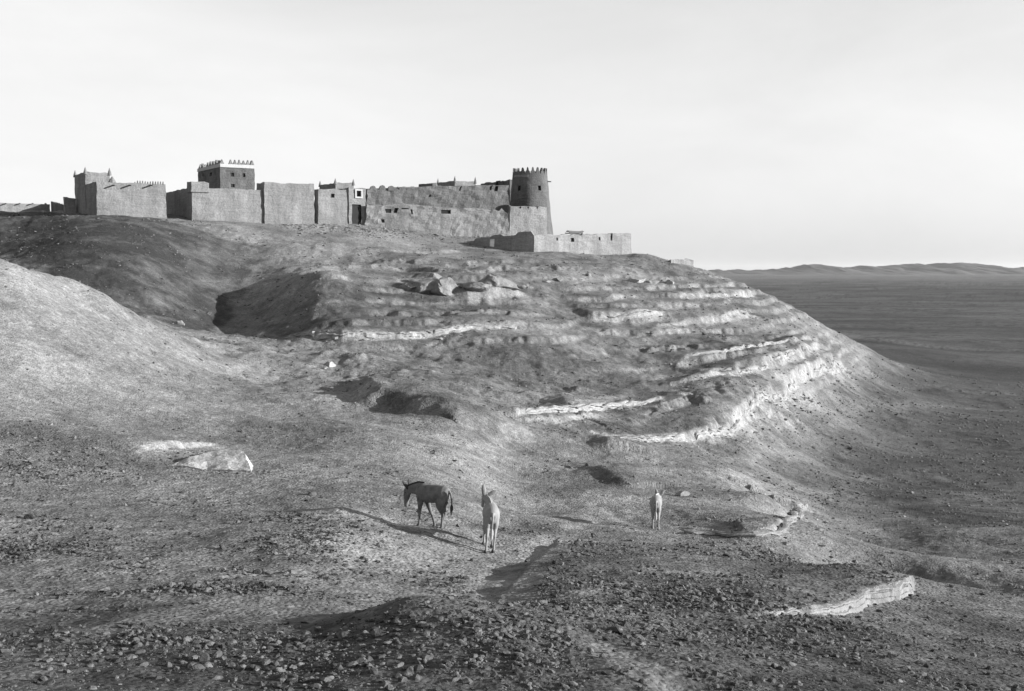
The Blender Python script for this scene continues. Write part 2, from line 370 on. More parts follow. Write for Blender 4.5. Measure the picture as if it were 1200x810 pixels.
ledge([(900,470),(930,452),(960,440),(975,437),(988,428)], [.3,.6,.8,.9,.4], 6, .85, 1.2, .6, 'pale', 'white limestone bluff at the right end of the hillside')
ledge([(790,452),(830,451),(862,446)], [.2,.4,.2], 4, .9, .6)
ledge([(650,636),(622,658),(600,680),(588,698)], [.05,.1,.12,.07], 2.0, 0, .3, .16)
ledge([(815,622),(845,630),(880,633),(910,627),(932,612),(942,596)], [.05,.2,.34,.42,.48,.2], 5, .5, .5, .45, 'buff', 'low layered grey bluff at the lip behind the farthest donkey')
ledge([(895,722),(950,721),(1012,713),(1019,703),(1045,704),(1068,701),(1074,690)], [.05,.12,.2,.26,.32,.34,.28], 3.5, .4,   .02, .12, 'buff', 'low pale-edged rock shelf with flat gravel top at the lower right', step=.09, rough=.05)
ledge([(170,528),(205,526),(245,523)], [.1,.25,.12], 3, .7, .6, .3)

# ------------------------------------------------------------------ ground sheet
azf = np.radians(np.linspace(-27, 27, 1250)); rest = np.radians(np.concatenate([np.linspace(-180, -60, 25), np.linspace(-58, -27.3, 60)]))
az = np.concatenate([rest, azf, -rest[::-1]])
rad = np.concatenate([np.exp(np.linspace(math.log(.6), math.log(9), 40, endpoint=False)), np.exp(np.linspace(math.log(9), math.log(210), 1150, endpoint=False)),
                      np.exp(np.linspace(math.log(210), math.log(600), 130, endpoint=False)), np.exp(np.linspace(math.log(600), math.log(30000), 110))])
rr, aa = np.meshgrid(rad, az, indexing='ij')
gx, gy = (rr * np.sin(aa)).ravel(), (rr * np.cos(aa)).ravel()
pale = np.zeros(len(gx)); gz = ground_z(gx, gy, pale)
# surface cover: pale fines and dark varnished gravel (patches given in world metres)
def patch(arr, u, v, rx, ry, val, ang=0, near=0, amount='max'):
    p = at(u, v, near=near); c, s = math.cos(ang), math.sin(ang)
    dx, dy = gx - p.x, gy - p.y; qx, qy = (dx * c + dy * s) / rx, (-dx * s + dy * c) / ry
    g = np.exp(-(qx * qx + qy * qy)); g = np.clip(g * (1 + .9 * noise2(gx / (rx * .35), gy / (rx * .35), 41) + .5 * noise2(gx / (rx * .12), gy / (rx * .12), 42)), 0, 1)
    arr[:] = np.maximum(arr, val * g) if val > 0 else arr * (1 + val * g)
for a in [(60,425,4,4,.3),(190,470,4,4,.3),(250,425,4,4,.35),(420,535,3,3,.25),(300,560,3,3,.25),(320,480,5,4,.25),(120,620,2,2,.2),(100,345,5,8,.3),(45,330,4,5,.4),(150,400,6,8,.25),(170,440,4,5,.3),(350,318,5,5,.55),(330,295,6,8,.3),(395,268,6,3,.45),(430,645,1.7,1.7,.5),(400,600,1.5,2,.3),
          (405,465,2.5,3,.6),(700,585,2.5,1.2,.45),(720,600,1.5,.6,.4),(870,565,2,3,.5),(760,325,4,3,.6),(700,322,3,3,.35),(850,395,3,2,.3),(935,465,3,2,.5),(960,472,3,2,.35),(850,478,2,2,.4),
          (440,520,2,3,.35),(555,525,5,1.2,.25),(620,390,3,2,.4),(660,395,3,2,.4),(690,700,.8,1.5,.25),(720,770,.6,1.2,.3),(860,620,3,2,.35),(280,400,3,2,.5),(260,410,2,2,.4),(600,470,6,2,.25),(640,460,7,2,.25)]:
    patch(pale, *a)
TRACKS = []
def trail(pts, w, val):
    q = [at(u, v) for u, v in pts]; P, _ = resample([(p.x, p.y) for p in q], 1.5); m = 3; TRACKS.append((P, w))
    sel = np.nonzero((gx > P[:, 0].min() - m) & (gx < P[:, 0].max() + m) & (gy > P[:, 1].min() - m) & (gy < P[:, 1].max() + m))[0]
    sd, _, end = seg_dist(gx[sel], gy[sel], P)
    g = np.exp(-(sd / w) ** 2) * (1 - smooth(end)) * np.clip(.8 + noise2(gx[sel] / .9, gy[sel] / .9, 44), 0, 1)
    pale[sel] = np.maximum(pale[sel], val * g); gz[sel] -= .06 * g
trail([(545,535),(590,515),(640,497),(700,470),(780,440)], .6, .45)
trail([(588,702),(612,665),(655,628),(700,606)], .55, .5)
trail([(470,590),(520,600),(560,625),(590,650),(575,690)], .5, .35)
trail([(615,345),(660,365),(690,388),(720,420),(790,445)], .6, .35)
trail([(700,590),(722,603),(740,614)], .4, .55)
trail([(690,745),(740,775),(800,810)], .3, .4)
trail([(885,478),(940,477),(1000,478),(1060,477),(1110,475),(1190,481)], 1.3, .22)
trail([(985,390),(1020,397),(1060,402),(1120,408),(1200,411)], 4, .25)
trail([(960,590),(1030,560),(1090,548),(1200,552)], .9, .16)
trail([(1190,586),(1130,566),(1080,552)], .6, .2)
trail([(1000,430),(1080,452),(1190,462)], 1.2, .14)
gr = np.hypot(gx, gy)
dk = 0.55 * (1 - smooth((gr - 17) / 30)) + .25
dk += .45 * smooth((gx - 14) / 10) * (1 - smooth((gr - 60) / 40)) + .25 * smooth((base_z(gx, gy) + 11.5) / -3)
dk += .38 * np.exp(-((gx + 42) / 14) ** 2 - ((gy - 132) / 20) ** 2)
def zone_px(pts, soft=2.5):
    P = np.array([at(u, v)[:2] for u, v in pts]); P = np.concatenate([P, P[:1]])
    ins = np.zeros(len(gx), bool); bb = (gx > P[:, 0].min() - 8) & (gx < P[:, 0].max() + 8) & (gy > P[:, 1].min() - 8) & (gy < P[:, 1].max() + 8); sel = np.nonzero(bb)[0]; xs, ys = gx[sel], gy[sel]
    xs = xs + 1.5 * noise2(xs / 4, ys / 4, 47); ys = ys + 2.0 * noise2(xs / 4, ys / 4, 48); inside = np.zeros(len(sel), bool); dmin = np.full(len(sel), 1e9)
    for (ax, ay), (bx, by) in zip(P[:-1], P[1:]):
        c = ((ay > ys) != (by > ys)) & (xs < (bx - ax) * (ys - ay) / (by - ay + 1e-12) + ax); inside ^= c
        L2 = (bx - ax) ** 2 + (by - ay) ** 2 + 1e-9; t = np.clip(((xs - ax) * (bx - ax) + (ys - ay) * (by - ay)) / L2, 0, 1); dmin = np.minimum(dmin, np.hypot(xs - ax - t * (bx - ax), ys - ay - t * (by - ay)))
    out = np.zeros(len(gx)); out[sel] = smooth(.5 + np.where(inside, dmin, -dmin) / (2 * soft)); return out
# dark varnished gravel on the mound under the left end of the fort, its far left coloured darker still to stand in for slope shade; bare fines under the long wall
mound = zone_px([(-40,250),(60,249),(130,251),(195,258),(240,271),(315,294),(300,318),(285,345),(240,390),(180,372),(120,350),(60,322),(0,303),(-40,300)], 1.2)
dk = np.maximum(dk, mound * (1.06 + .12 * smooth((-gx - 30) / 22)))
dk *= 1 - .75 * zone_px([(205,257),(260,259),(350,263),(420,268),(480,280),(520,300),(440,318),(380,322),(330,312),(316,292),(250,270)], 2)
dk *= 1 - .8 * zone_px([(380,590),(480,605),(560,640),(650,628),(610,668),(585,700),(500,706),(430,690),(400,660),(330,640)], .6)
dk *= 1 - .6 * zone_px([(150,700),(260,686),(400,680),(440,705),(400,728),(250,738),(140,742)], .4)
dk *= 1 - .85 * zone_px([(-60,540),(120,545),(380,560),(420,640),(400,668),(240,682),(0,715),(-80,720)], 1)
dk *= 1 - .5 * zone_px([(640,640),(700,606),(800,620),(760,640)], .6)
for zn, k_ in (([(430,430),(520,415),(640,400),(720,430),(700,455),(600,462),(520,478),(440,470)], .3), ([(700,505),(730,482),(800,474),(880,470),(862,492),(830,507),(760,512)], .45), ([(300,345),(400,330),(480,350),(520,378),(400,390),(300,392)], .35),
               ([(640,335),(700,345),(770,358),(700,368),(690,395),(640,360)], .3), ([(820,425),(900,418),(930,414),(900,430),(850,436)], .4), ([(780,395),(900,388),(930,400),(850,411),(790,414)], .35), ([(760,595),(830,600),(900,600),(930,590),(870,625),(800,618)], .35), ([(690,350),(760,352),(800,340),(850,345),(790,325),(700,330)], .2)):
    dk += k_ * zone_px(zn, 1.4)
dk *= 1 - .5 * zone_px([(540,545),(590,520),(640,500),(690,490),(640,520),(590,545)], .8)
dk += .25 * smooth((gx - 16) / 6) * smooth((base_z(gx, gy) + 10.5) / -3)
dk += .2 * np.exp(-((gx - 2) / 22) ** 2 - ((gy - 108) / 14) ** 2)
dk *= 1 - .6 * np.exp(-((gx + 28) / 13) ** 2 - ((gy - 55) / 16) ** 2)
dk += .35 * noise2(gx / 120, gy / 45, 49) * smooth((gr - 180) / 150) + .25 * noise2(gx / 30, gy / 14, 50) * smooth((gr - 90) / 60)
dk += .4 * noise2(gx / 6, gy / 7, 45) + .36 * noise2(gx / 1.8, gy / 2.0, 46) + .2 * noise2(gx / .6, gy / .6, 54)
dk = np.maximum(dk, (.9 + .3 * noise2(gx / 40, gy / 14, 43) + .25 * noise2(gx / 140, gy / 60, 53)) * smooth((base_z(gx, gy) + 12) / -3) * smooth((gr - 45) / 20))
dk = np.clip(dk, 0, 1.18) * (1 - .35 * smooth((gr - 800) / 2500))  # ground colour lightened with distance, painting haze over the far plain
NR, NC = rr.shape
ii = (np.arange(NR - 1)[:, None] * NC + np.arange(NC - 1)[None, :]).ravel()
ground = mesh_np('ground', np.stack([gx, gy, gz], 1), np.stack([ii, ii + 1, ii + NC + 1, ii + NC], 1), M['ground'], smooth=True)
ground.data.flip_normals() if ground.data.polygons[len(ii) // 2].normal.z < 0 else None
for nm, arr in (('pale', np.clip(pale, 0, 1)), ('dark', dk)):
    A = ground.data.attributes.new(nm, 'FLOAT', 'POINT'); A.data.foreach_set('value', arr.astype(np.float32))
tag(ground, kind='structure')

# ------------------------------------------------------------------ ledge rock faces (things): bedded, blocky strips set into the scarps
def build_ledge(L, idx):
    P, s = resample(L['P'], L['step']); h = np.interp(s, np.linspace(0, 1, len(L['h'])), L['h'])
    n = len(P); T = np.gradient(P, axis=0); T /= np.maximum(np.hypot(T[:, 0], T[:, 1])[:, None], 1e-6); N = np.stack([-T[:, 1], T[:, 0]], 1)
    arc = s * np.sum(np.hypot(*np.diff(P, axis=0).T))
    wv = 1.0 if L['step'] > .15 else .35; hh = h * (1 + wv * (.25 * noise2(arc / 1.6, arc * 0 + idx, 71) + .18 * noise2(arc / .5, arc * 0 + idx, 72))); hh *= smooth(s / .06) * smooth((1 - s) / .06)
    keep = smooth((noise2(arc / 2.6, arc * 0 + idx * 3.1, 73) + .62) / .25); hh *= .12 + .88 * keep      # broken down in places
    zb = ground_z(P[:, 0] - N[:, 0] * .3, P[:, 1] - N[:, 1] * .3)
    rows = [(-.5, -.5, 0), (0, -.08, 0), (.27, -.05, 1), (.31, .1, 1), (.38, .1, 1), (.42, -.02, 2), (.7, .0, 2), (.73, .14, 2), (.8, .14, 2), (.84, .0, 3), (.97, .0, 3), (1.02, .12, 3), (1.0, .3, 3), (.75, .6, 3)]
    rf = L['rough']; V = []; brk = np.clip(.45 + 1.3 * noise2(arc / 1.3, arc * 0 + idx, 78), 0, 1); crk = np.zeros(n)
    for c in np.random.default_rng(idx + 5).uniform(0, arc[-1], int(arc[-1] / (1.1 if L['step'] > .15 else .4)) + 1): crk += np.exp(-((arc - c) / (L['step'] * .7)) ** 2) * np.random.default_rng(int(c * 100)).uniform(.02, .16)
    for (f, off, bed) in rows:
        off = off * np.where((f > 0) & (f < .9), brk, 1.0) + (crk * np.minimum(hh, .8) if 0 < f <= 1.02 else 0)
        blk = np.floor(arc / (.55 + .2 * bed) + 3 * noise2(arc / 3, arc * 0 + bed, 74)); jit = (_hash(blk, blk * 0 + bed * 7 + idx, 75) / 4294967296.0 - .5)
        o = off * np.minimum(1, hh + .3) + rf * jit * (1 if f > 0 else 0) + rf * .35 * noise2(arc / .7, arc * 0 + f * 3, 76)
        z = zb + hh * f + (0.12 * jit * hh if 0 < f else 0)
        if f < 0: z = zb - .5
        V.append(np.stack([P[:, 0] + N[:, 0] * o, P[:, 1] + N[:, 1] * o, z], 1))
    V = np.concatenate(V); K = len(rows)
    ii = (np.arange(K - 1)[:, None] * n + np.arange(n - 1)[None]).ravel()
    ob = mesh_np('rock_ledge', V, np.stack([ii, ii + 1, ii + n + 1, ii + n], 1), M[L['strip']])
    tag(ob, L['label'], 'rock ledge', 'rock ledges on the hillside')
for i, L in enumerate(LEDGES):
    if L['strip']: build_ledge(L, i)

# ------------------------------------------------------------------ far hills beyond the plain
def far_hills():
    prof = [(700,321),(780,319.5),(845,318.5),(880,319),(905,318),(925,316),(942,312.5),(955,312),(972,314),(990,317),(1005,313.5),(1018,316),(1040,313.5),(1062,311.5),(1085,312),(1110,310.5),(1140,310.5),(1155,313),(1172,318),(1186,316.5),(1200,315.5),(1260,314),(1340,317),(1420,315)]
    us = np.linspace(700, 1420, 520); vs = np.interp(us, [p[0] for p in prof], [p[1] for p in prof])
    D = 6800.0; top = D * (HOR + 1.2 * 0 - vs + 2.4) / F + 8 * noise2(us / 15, us * 0, 81) + 5 * noise2(us / 5.5, us * 0, 82) + 2.5 * noise2(us / 2.2, us * 0, 87)
    rows = []
    ks = np.linspace(-1, 1, 40)
    for k in ks:
        y = D + k * 900 + 120 * noise2(us / 25, us * 0 + k * 2, 83); x = (us - CX) / F * D
        ridge = (1 - abs(k)) ** .9
        z = PLAIN - 8 + (top - PLAIN + 8) * ridge * (1 + (.2 * noise2(us / 14, us * 0 + k * 4, 84) + .14 * noise2(us / 5, us * 0 + k * 9, 85)) * (1 - ridge) ** .5)
        rows.append(np.stack([x, y, z], 1))
    V = np.concatenate(rows); n = len(us)
    ii = (np.arange(len(ks) - 1)[:, None] * n + np.arange(n - 1)[None]).ravel()
    m, nt, b = new_mat('far_hill_rock'); q = NB(nt); pos = q.n('ShaderNodeNewGeometry').outputs['Position']
    q.grey(q.ramp(q.noise(pos, .006, 6, .65), .3, .7, .065, .11), b); M['hills'] = m
    tag(mesh_np('hills', V, np.stack([ii, ii + 1, ii + n + 1, ii + n], 1), m, smooth=True), kind='structure')
far_hills()

# ------------------------------------------------------------------ fort
A0 = R(32); E1 = Vector((math.cos(A0), math.sin(A0), 0)); E2 = Vector((-math.sin(A0), math.cos(A0), 0))
def on_line(P, E, u):
    """point P + t E (horizontal) that is seen at column u"""
    k = (u - CX) / F; w0 = P.y * cp - P.z * sp
    t = (k * w0 - P.x) / (E.x - k * E.y * cp)
    return P + E * t
def zat(p, v): return pt(proj(p)[0], v, p.y).z
WOB = [.07]
def wob(p, a=None):
    a = WOB[0] if a is None else a
    x, y, z = p
    return Vector((x + a * float(noise2(y * .9 + z * .7, z * .8 + x * .5, 91)), y + a * float(noise2(x * .9 + z * .6, z * .9, 92)), z))
def block(name, parent, corners, z0, z1, mat, batter=.02, openings=(), parapet=.55, thick=.35, ragged=.14, top=None, cell=.55, wobble=.09):
    WOB[0] = wobble
    """a mud building: battered walls with real openings (side, s0, s1, za, zb in metres), parapet and roof"""
    bm = bmesh.new(); n = len(corners); C = sum((Vector((c.x, c.y, 0)) for c in corners), Vector()) / n
    def ring(i, s, z, inset=0):
        a, b = corners[i], corners[(i + 1) % n]; p = a.lerp(b, s); p = Vector((p.x, p.y, 0))
        k = 1 - batter * (z - z0) * .35
        p = C + (p - C) * k
        return p
    def topz(p):
        t = z1 if top is None else top(p)
        return t + ragged * float(noise2(p.x * 1.1, p.y * 1.1, 93)) + ragged * .6 * float(noise2(p.x * 3, p.y * 3, 94))
    rim = []
    for i in range(n):
        a, b = corners[i], corners[(i + 1) % n]; Ln = (b - a).length
        ops = [o for o in openings if o[0] == i]
        ss = set(np.linspace(0, Ln, max(2, int(Ln / cell) + 1)).tolist()); zs = set(np.linspace(z0, z1, max(3, int((z1 - z0) / cell) + 1)).tolist()[:-1])
        for o in ops:
            ss = {s for s in ss if not (o[1] - .12 < s < o[2] + .12) or s in (0, Ln)} | {o[1], o[2]}; zs = {z for z in zs if not any(abs(z - q) < .1 for q in o[3:5]) or z == z0} | {o[3], o[4]}
        ss = sorted(ss); zs = sorted(zs)
        g = []
        for s in ss:
            pt_ = ring(i, s / Ln, z1); tz = max(topz(pt_), z0 + .3)
            colv = [bm.verts.new(wob((*ring(i, s / Ln, z).xy, min(z, tz - .02 * (len(zs) - q))))) for q, z in enumerate(zs)]
            colv.append(bm.verts.new(wob((pt_.x, pt_.y, tz)))); g.append(colv)
        inward = (C - Vector((a.lerp(b, .5).x, a.lerp(b, .5).y, 0)))
        nrm = Vector(((b - a).y, -(b - a).x, 0)).normalized(); nrm = -nrm if nrm.dot(inward) < 0 else nrm
        for p in range(len(ss) - 1):
            for r in range(len(zs)):
                zc = (zs[r] + (zs[r + 1] if r + 1 < len(zs) else z1)) / 2; sc = (ss[p] + ss[p + 1]) / 2
                hole = [o for o in ops if o[1] < sc < o[2] and o[3] < zc < o[4]]
                if not hole: bm.faces.new((g[p][r], g[p + 1][r], g[p + 1][r + 1], g[p][r + 1]))
        for o in ops:      # reveals
            try:
                pa, pb = ss.index(o[1]), ss.index(o[2]); ra, rb = zs.index(o[3]), zs.index(o[4])
            except ValueError: continue
            loop = [g[p][ra] for p in range(pa, pb + 1)] + [g[pb][r] for r in range(ra + 1, rb + 1)] + [g[p][rb] for p in range(pb - 1, pa - 1, -1)] + [g[pa][r] for r in range(rb - 1, ra, -1)]
            inn = [bm.verts.new(v.co + nrm * .3) for v in loop]
            for k in range(len(loop)):
                bm.faces.new((loop[k], loop[(k + 1) % len(loop)], inn[(k + 1) % len(loop)], inn[k]))
        rim += [c[-1] for c in g[:-1]]
    # parapet ring and roof
    if parapet:
        inn = []; flo = []
        for v in rim:
            d = Vector((C.x - v.co.x, C.y - v.co.y, 0)); k = min(thick / max(d.length, .01) * 1.25, .8); p = v.co + d * k
            inn.append(bm.verts.new(p)); flo.append(bm.verts.new((p.x, p.y, z1 - parapet)))
        for k in range(len(rim)):
            j = (k + 1) % len(rim)
            bm.faces.new((rim[k], rim[j], inn[j], inn[k])); bm.faces.new((inn[k], inn[j], flo[j], flo[k]))
        bm.faces.new(flo)
    else:
        bm.faces.new(rim)
    return bm_obj(name, bm, mat, parent)
def foot(uc, dc, vb, ur, ul=None, depth=None, turn=None):
    e1, e2 = (E1, E2) if turn is None else (Vector((math.cos(R(turn)), math.sin(R(turn)), 0)), Vector((-math.sin(R(turn)), math.cos(R(turn)), 0)))
    c = pt(uc, vb, dc); r = on_line(c, e1, ur); l = on_line(c, e2, ul) if ul is not None else c + e2 * depth
    f = [c, r, r + (l - c), l]
    for p in f: p.z = c.z
    return f
def side_open(f, side, ua, ub, va, vb):
    a, b = f[side], f[(side + 1) % 4]; E = (b - a).normalized()
    pa, pb = on_line(a, E, ua), on_line(a, E, ub); s = sorted(((pa - a).length, (pb - a).length))
    return (side, s[0], s[1], zat(pa, vb), zat(pa, va))
def wedge_rock(A, B, C, mat, label):
    """a broken slab: triangular pale face leaning back into the slope, with a buried rear"""
    a, b = at(*A), at(*B); c = pt(C[0], C[1], b.y * .8 + a.y * .2 + 2.6); dn = Vector((0, 0, -.5))
    m1 = a.lerp(c, .45) + Vector((.05, .1, .06)); m2 = a.lerp(b, .55) + Vector((.02, -.12, .02)); m3 = c.lerp(b, .45) + Vector((.1, 0, .08)); rear = [a + Vector((.3, 1.2, -.3)), c + Vector((-.6, 1.3, -.35)), b + Vector((.1, 1.1, -.4))]
    bm = bmesh.new(); [bm.verts.new(p) for p in (a, b, c, m1, m2, m3, a + dn, b + dn, *rear)]
    r = bmesh.ops.convex_hull(bm, input=bm.verts[:]); bmesh.ops.delete(bm, geom=[g for g in r['geom_interior'] if isinstance(g, bmesh.types.BMVert)], context='VERTS')
    bmesh.ops.triangulate(bm, faces=bm.faces[:])
    for _ in range(5):
        long = [e for e in bm.edges if e.calc_length() > .1]
        if long: bmesh.ops.subdivide_edges(bm, edges=long, cuts=1, use_grid_fill=True); bmesh.ops.triangulate(bm, faces=bm.faces[:])
    for v in bm.verts:
        p = v.co; n = .07 * float(noise2(p.x * 1.3 + p.z, p.y * 1.3, 55)) + .016 * float(noise2(p.x * 4 + p.z * 3, p.y * 4 - p.z * 2, 56)) + .009 * float(noise2(p.x * 11 + p.z * 8, p.y * 11, 57)); v.co = p + Vector((n * .6, -n * .6, n))
    o = bm_obj('rock_slab', bm, mat, weld=False); tag(o, label, 'rock slab', None, 'thing')
def thing(name, p, label, cat, group=None):
    o = bpy.data.objects.new(name, None); o.empty_display_size = .3; o.location = p; link(o); tag(o, label, cat, group, 'thing'); return o
def child(o, parent):
    o.parent = parent; o.matrix_parent_inverse = parent.matrix_world.inverted() if False else o.matrix_parent_inverse
    # geometry is written in world coordinates: bring it into the parent's frame
    o.location = -parent.location; return o
def prism(name, quad, th_dir, mat, parent):
    """thin solid from an outline (list of points) pushed along th_dir"""
    bm = bmesh.new(); a = [bm.verts.new(p) for p in quad]; b = [bm.verts.new(Vector(p) + th_dir) for p in quad]
    bm.faces.new(a); bm.faces.new(b[::-1])
    for k in range(len(a)): j = (k + 1) % len(a); bm.faces.new((a[k], a[j], b[j], b[k]))
    return child(bm_obj(name, bm, mat, weld=False), parent)
def pane(parent, f, side, op, mat, frame=None, name='window', inset=.27):
    a, b = f[side], f[(side + 1) % 4]; E = (b - a).normalized(); C = (f[0] + f[2]) / 2
    n = Vector((E.y, -E.x, 0)); n = -n if n.dot(a.lerp(b, .5) - C) < 0 else n
    _, s0, s1, za, zb = op; g = .12
    q = [a + E * (s0 - g), a + E * (s1 + g), a + E * (s1 + g), a + E * (s0 - g)]
    q = [Vector((p.x, p.y, z)) - n * inset for p, z in zip(q, (za - g, za - g, zb + g, zb + g))]
    w = prism(name, q, -n * .08, mat, parent)
    if frame:
        t = .2
        for (x0, x1, y0, y1) in ((s0 - t, s0, za - t, zb + t), (s1, s1 + t, za - t, zb + t), (s0, s1, zb, zb + t), (s0, s1, za - t, za)):
            q = [a + E * x0, a + E * x1, a + E * x1, a + E * x0]; q = [Vector((p.x, p.y, z)) + n * .1 for p, z in zip(q, (y0, y0, y1, y1))]
            prism('frame', q, -n * .3, frame, parent)
    return w
def merlons(parent, a, b, zs, n, h, mat, w=.6, shape='step', batter_c=None, th=.28):
    E = (b - a); Ln = E.length; E = E / Ln; N = Vector((-E.y, E.x, 0)) * th
    bw = Ln / n
    for k in range(n):
        if n > 3 and random.random() < .06: continue            # fallen
        c = a + E * (bw * (k + .5)); x = bw * w * random.uniform(.88, 1.02); hh = h * random.choice((1, 1, 1, .95, .9, .8, .55)); z = zs - .04
        if shape == 'step': o = [(-.5, 0), (.5, 0), (.5, .35), (.24, .4), (.2, .75), (.07, 1), (-.07, 1), (-.2, .75), (-.24, .4), (-.5, .35)]
        elif shape == 'tooth': o = [(-.5, 0), (.5, 0), (.5, .14), (.34, .4), (.2, .68), (.07, 1), (-.07, 1), (-.2, .68), (-.34, .4), (-.5, .14)]
        elif shape == 'round': o = [(-.5, 0), (.5, 0), (.46, .5), (.28, .88), (0, 1), (-.28, .88), (-.46, .5)]
        else: o = [(-.5, 0), (.5, 0), (.1, 1), (-.1, 1)]
        prism('merlon', [Vector((c.x + E.x * x * px, c.y + E.y * x * px, z + hh * pz)) for px, pz in o], N, mat, parent)
def horn(parent, p, h, mat, r=.15):
    """a pointed corner finial"""
    bm = bmesh.new(); rings = []
    for z, q in ((-.15, r * 1.7), (h * .3, r * 1.25), (h * .65, r * .7), (h, r * .15)):
        rings.append([bm.verts.new((p.x + q * math.cos(t * math.pi / 4 + .4), p.y + q * math.sin(t * math.pi / 4 + .4), p.z + z)) for t in range(8)])
    for i in range(3):
        for t in range(8): bm.faces.new((rings[i][t], rings[i][(t + 1) % 8], rings[i + 1][(t + 1) % 8], rings[i + 1][t]))
    bm.faces.new(rings[3])
    return child(bm_obj('finial', bm, mat), parent)
def spout(parent, p, n, L=.8, r=.09):
    bm = bmesh.new(); up = Vector((0, 0, 1)); s = n.cross(up); rr_ = []
    for t in (-.2, L):
        c = p + n * t - up * (.12 * max(t, 0)); rr_.append([bm.verts.new(c + s * (r * math.cos(q * math.pi / 3)) + up * (r * math.sin(q * math.pi / 3))) for q in range(6)])
    for q in range(6): bm.faces.new((rr_[0][q], rr_[0][(q + 1) % 6], rr_[1][(q + 1) % 6], rr_[1][q]))
    bm.faces.new(rr_[1]); bm.faces.new(rr_[0][::-1])
    return child(bm_obj('water_spout', bm, M['wood']), parent)
def nrm_of(f, side):
    a, b = f[side], f[(side + 1) % 4]; E = (b - a).normalized(); n = Vector((E.y, -E.x, 0)); return -n if n.dot(a.lerp(b, .5) - (f[0] + f[2]) / 2) < 0 else n
def house(name, label, cat, spec, vtop, vbot, mat='mud', wins=(), sink=1.2, mer=None, finials=None, fh=.8, **kw):
    f = foot(*spec); c = f[0]; z1 = zat(c, vtop); z0 = zat(c, vbot) - sink
    for p in f: p.z = z0
    t = thing(name, Vector((c.x, c.y, z0 + sink)), label, cat); t['kind'] = 'thing'
    ops = [side_open(f, *w[:5]) for w in wins if w[5] != 'mark']
    child(block('wall', None, f, z0, z1, M[mat], openings=ops, **kw), t)
    for w, o in zip([w for w in wins if w[5] != 'mark'], ops):
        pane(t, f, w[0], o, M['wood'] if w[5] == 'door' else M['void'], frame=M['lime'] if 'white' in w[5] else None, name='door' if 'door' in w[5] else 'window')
    k = 1 - kw.get('batter', .02) * (z1 - z0) * .35; C = (f[0] + f[2]) / 2
    ft = [Vector((C.x + (p.x - C.x) * k, C.y + (p.y - C.y) * k, z1)) for p in f]
    if mer:
        for side, n, h, shape in mer: merlons(t, ft[side], ft[(side + 1) % 4], z1, n, h, M['mud' if shape == 'tooth' else mat], shape=shape, w=.98 if shape == 'tooth' else .6)
    if finials:
        for i in finials: horn(t, ft[i] + (C - ft[i]).normalized() * .15 + Vector((0, 0, z1 - ft[i].z)), fh, M[mat])
    return t, f, ft, z0, z1
# --- the far left
cA = pt(113, 251, 143.0)
lineA = lambda u: on_line(cA, E2, u)
t, f, ft, z0, z1 = house('perimeter_wall', 'low mud wall running off at the far left behind the dark mound', 'wall', (-70, 176, 247, 61, None, 1.0), 236, 247, sink=4, parapet=0, ragged=.06)
for u in (8, 24, 39, 54):
    p = on_line(f[0], E1, u); p.z = zat(p, 238.5); spout(t, p, nrm_of(f, 0), .7)
e = pt(75, 247, 171); s_ = on_line(f[0], E1, 60.5)
fw = [Vector((s_.x, s_.y, 0)), Vector((e.x, e.y, 0)), Vector((e.x + .8, e.y + .5, 0)), Vector((s_.x + .8, s_.y + .5, 0))]
zz = zat(e, 248) - 1; [setattr(p, 'z', zz) for p in fw]
t = thing('return_wall', fw[1], 'shaded sloping wall between the low perimeter wall and the small block', 'wall')
ztop0, ztop1 = zat(s_, 236), zat(e, 241)
child(block('wall', None, fw, zz, ztop1, M['mud_dark'], parapet=0, top=lambda p: ztop0 + (ztop1 - ztop0) * min(1, max(0, (p.x - s_.x) / (e.x - s_.x)))), t)  # shade of this left-facing wall is put into its darker plaster colour
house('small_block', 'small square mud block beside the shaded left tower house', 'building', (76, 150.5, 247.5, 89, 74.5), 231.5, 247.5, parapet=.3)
tC = lineA(100.5)
house('tower_house', 'leftmost tall tower house with pointed roof corners', 'building', (100.5, tC.y, 250, 130.5, 88), 201.5, 250, finials=(0, 1, 3), fh=.75, batter=.015)
t, f, ft, z0, z1 = house('fort_wall', 'plain lit wall block with small spikes, right of the leftmost tower house', 'wall', (113, 143, 251, 195.5, 100.7), 213, 252, mer=[(0, 1, .01, 'tri')], batter=.012)
for u in (134, 153, 178):
    p = on_line(f[0], E1, u); p.z = zat(p, 217); spout(t, p, nrm_of(f, 0), .9)
a_, b_ = on_line(ft[0], E1, 157), on_line(ft[0], E1, 193); merlons(t, a_, b_, z1, 12, .38, M['mud'], w=.55, shape='tri')
p = on_line(ft[0], E1, 133) + E2 * .6; p.z = z1; horn(t, p, .75, M['mud'], .32)
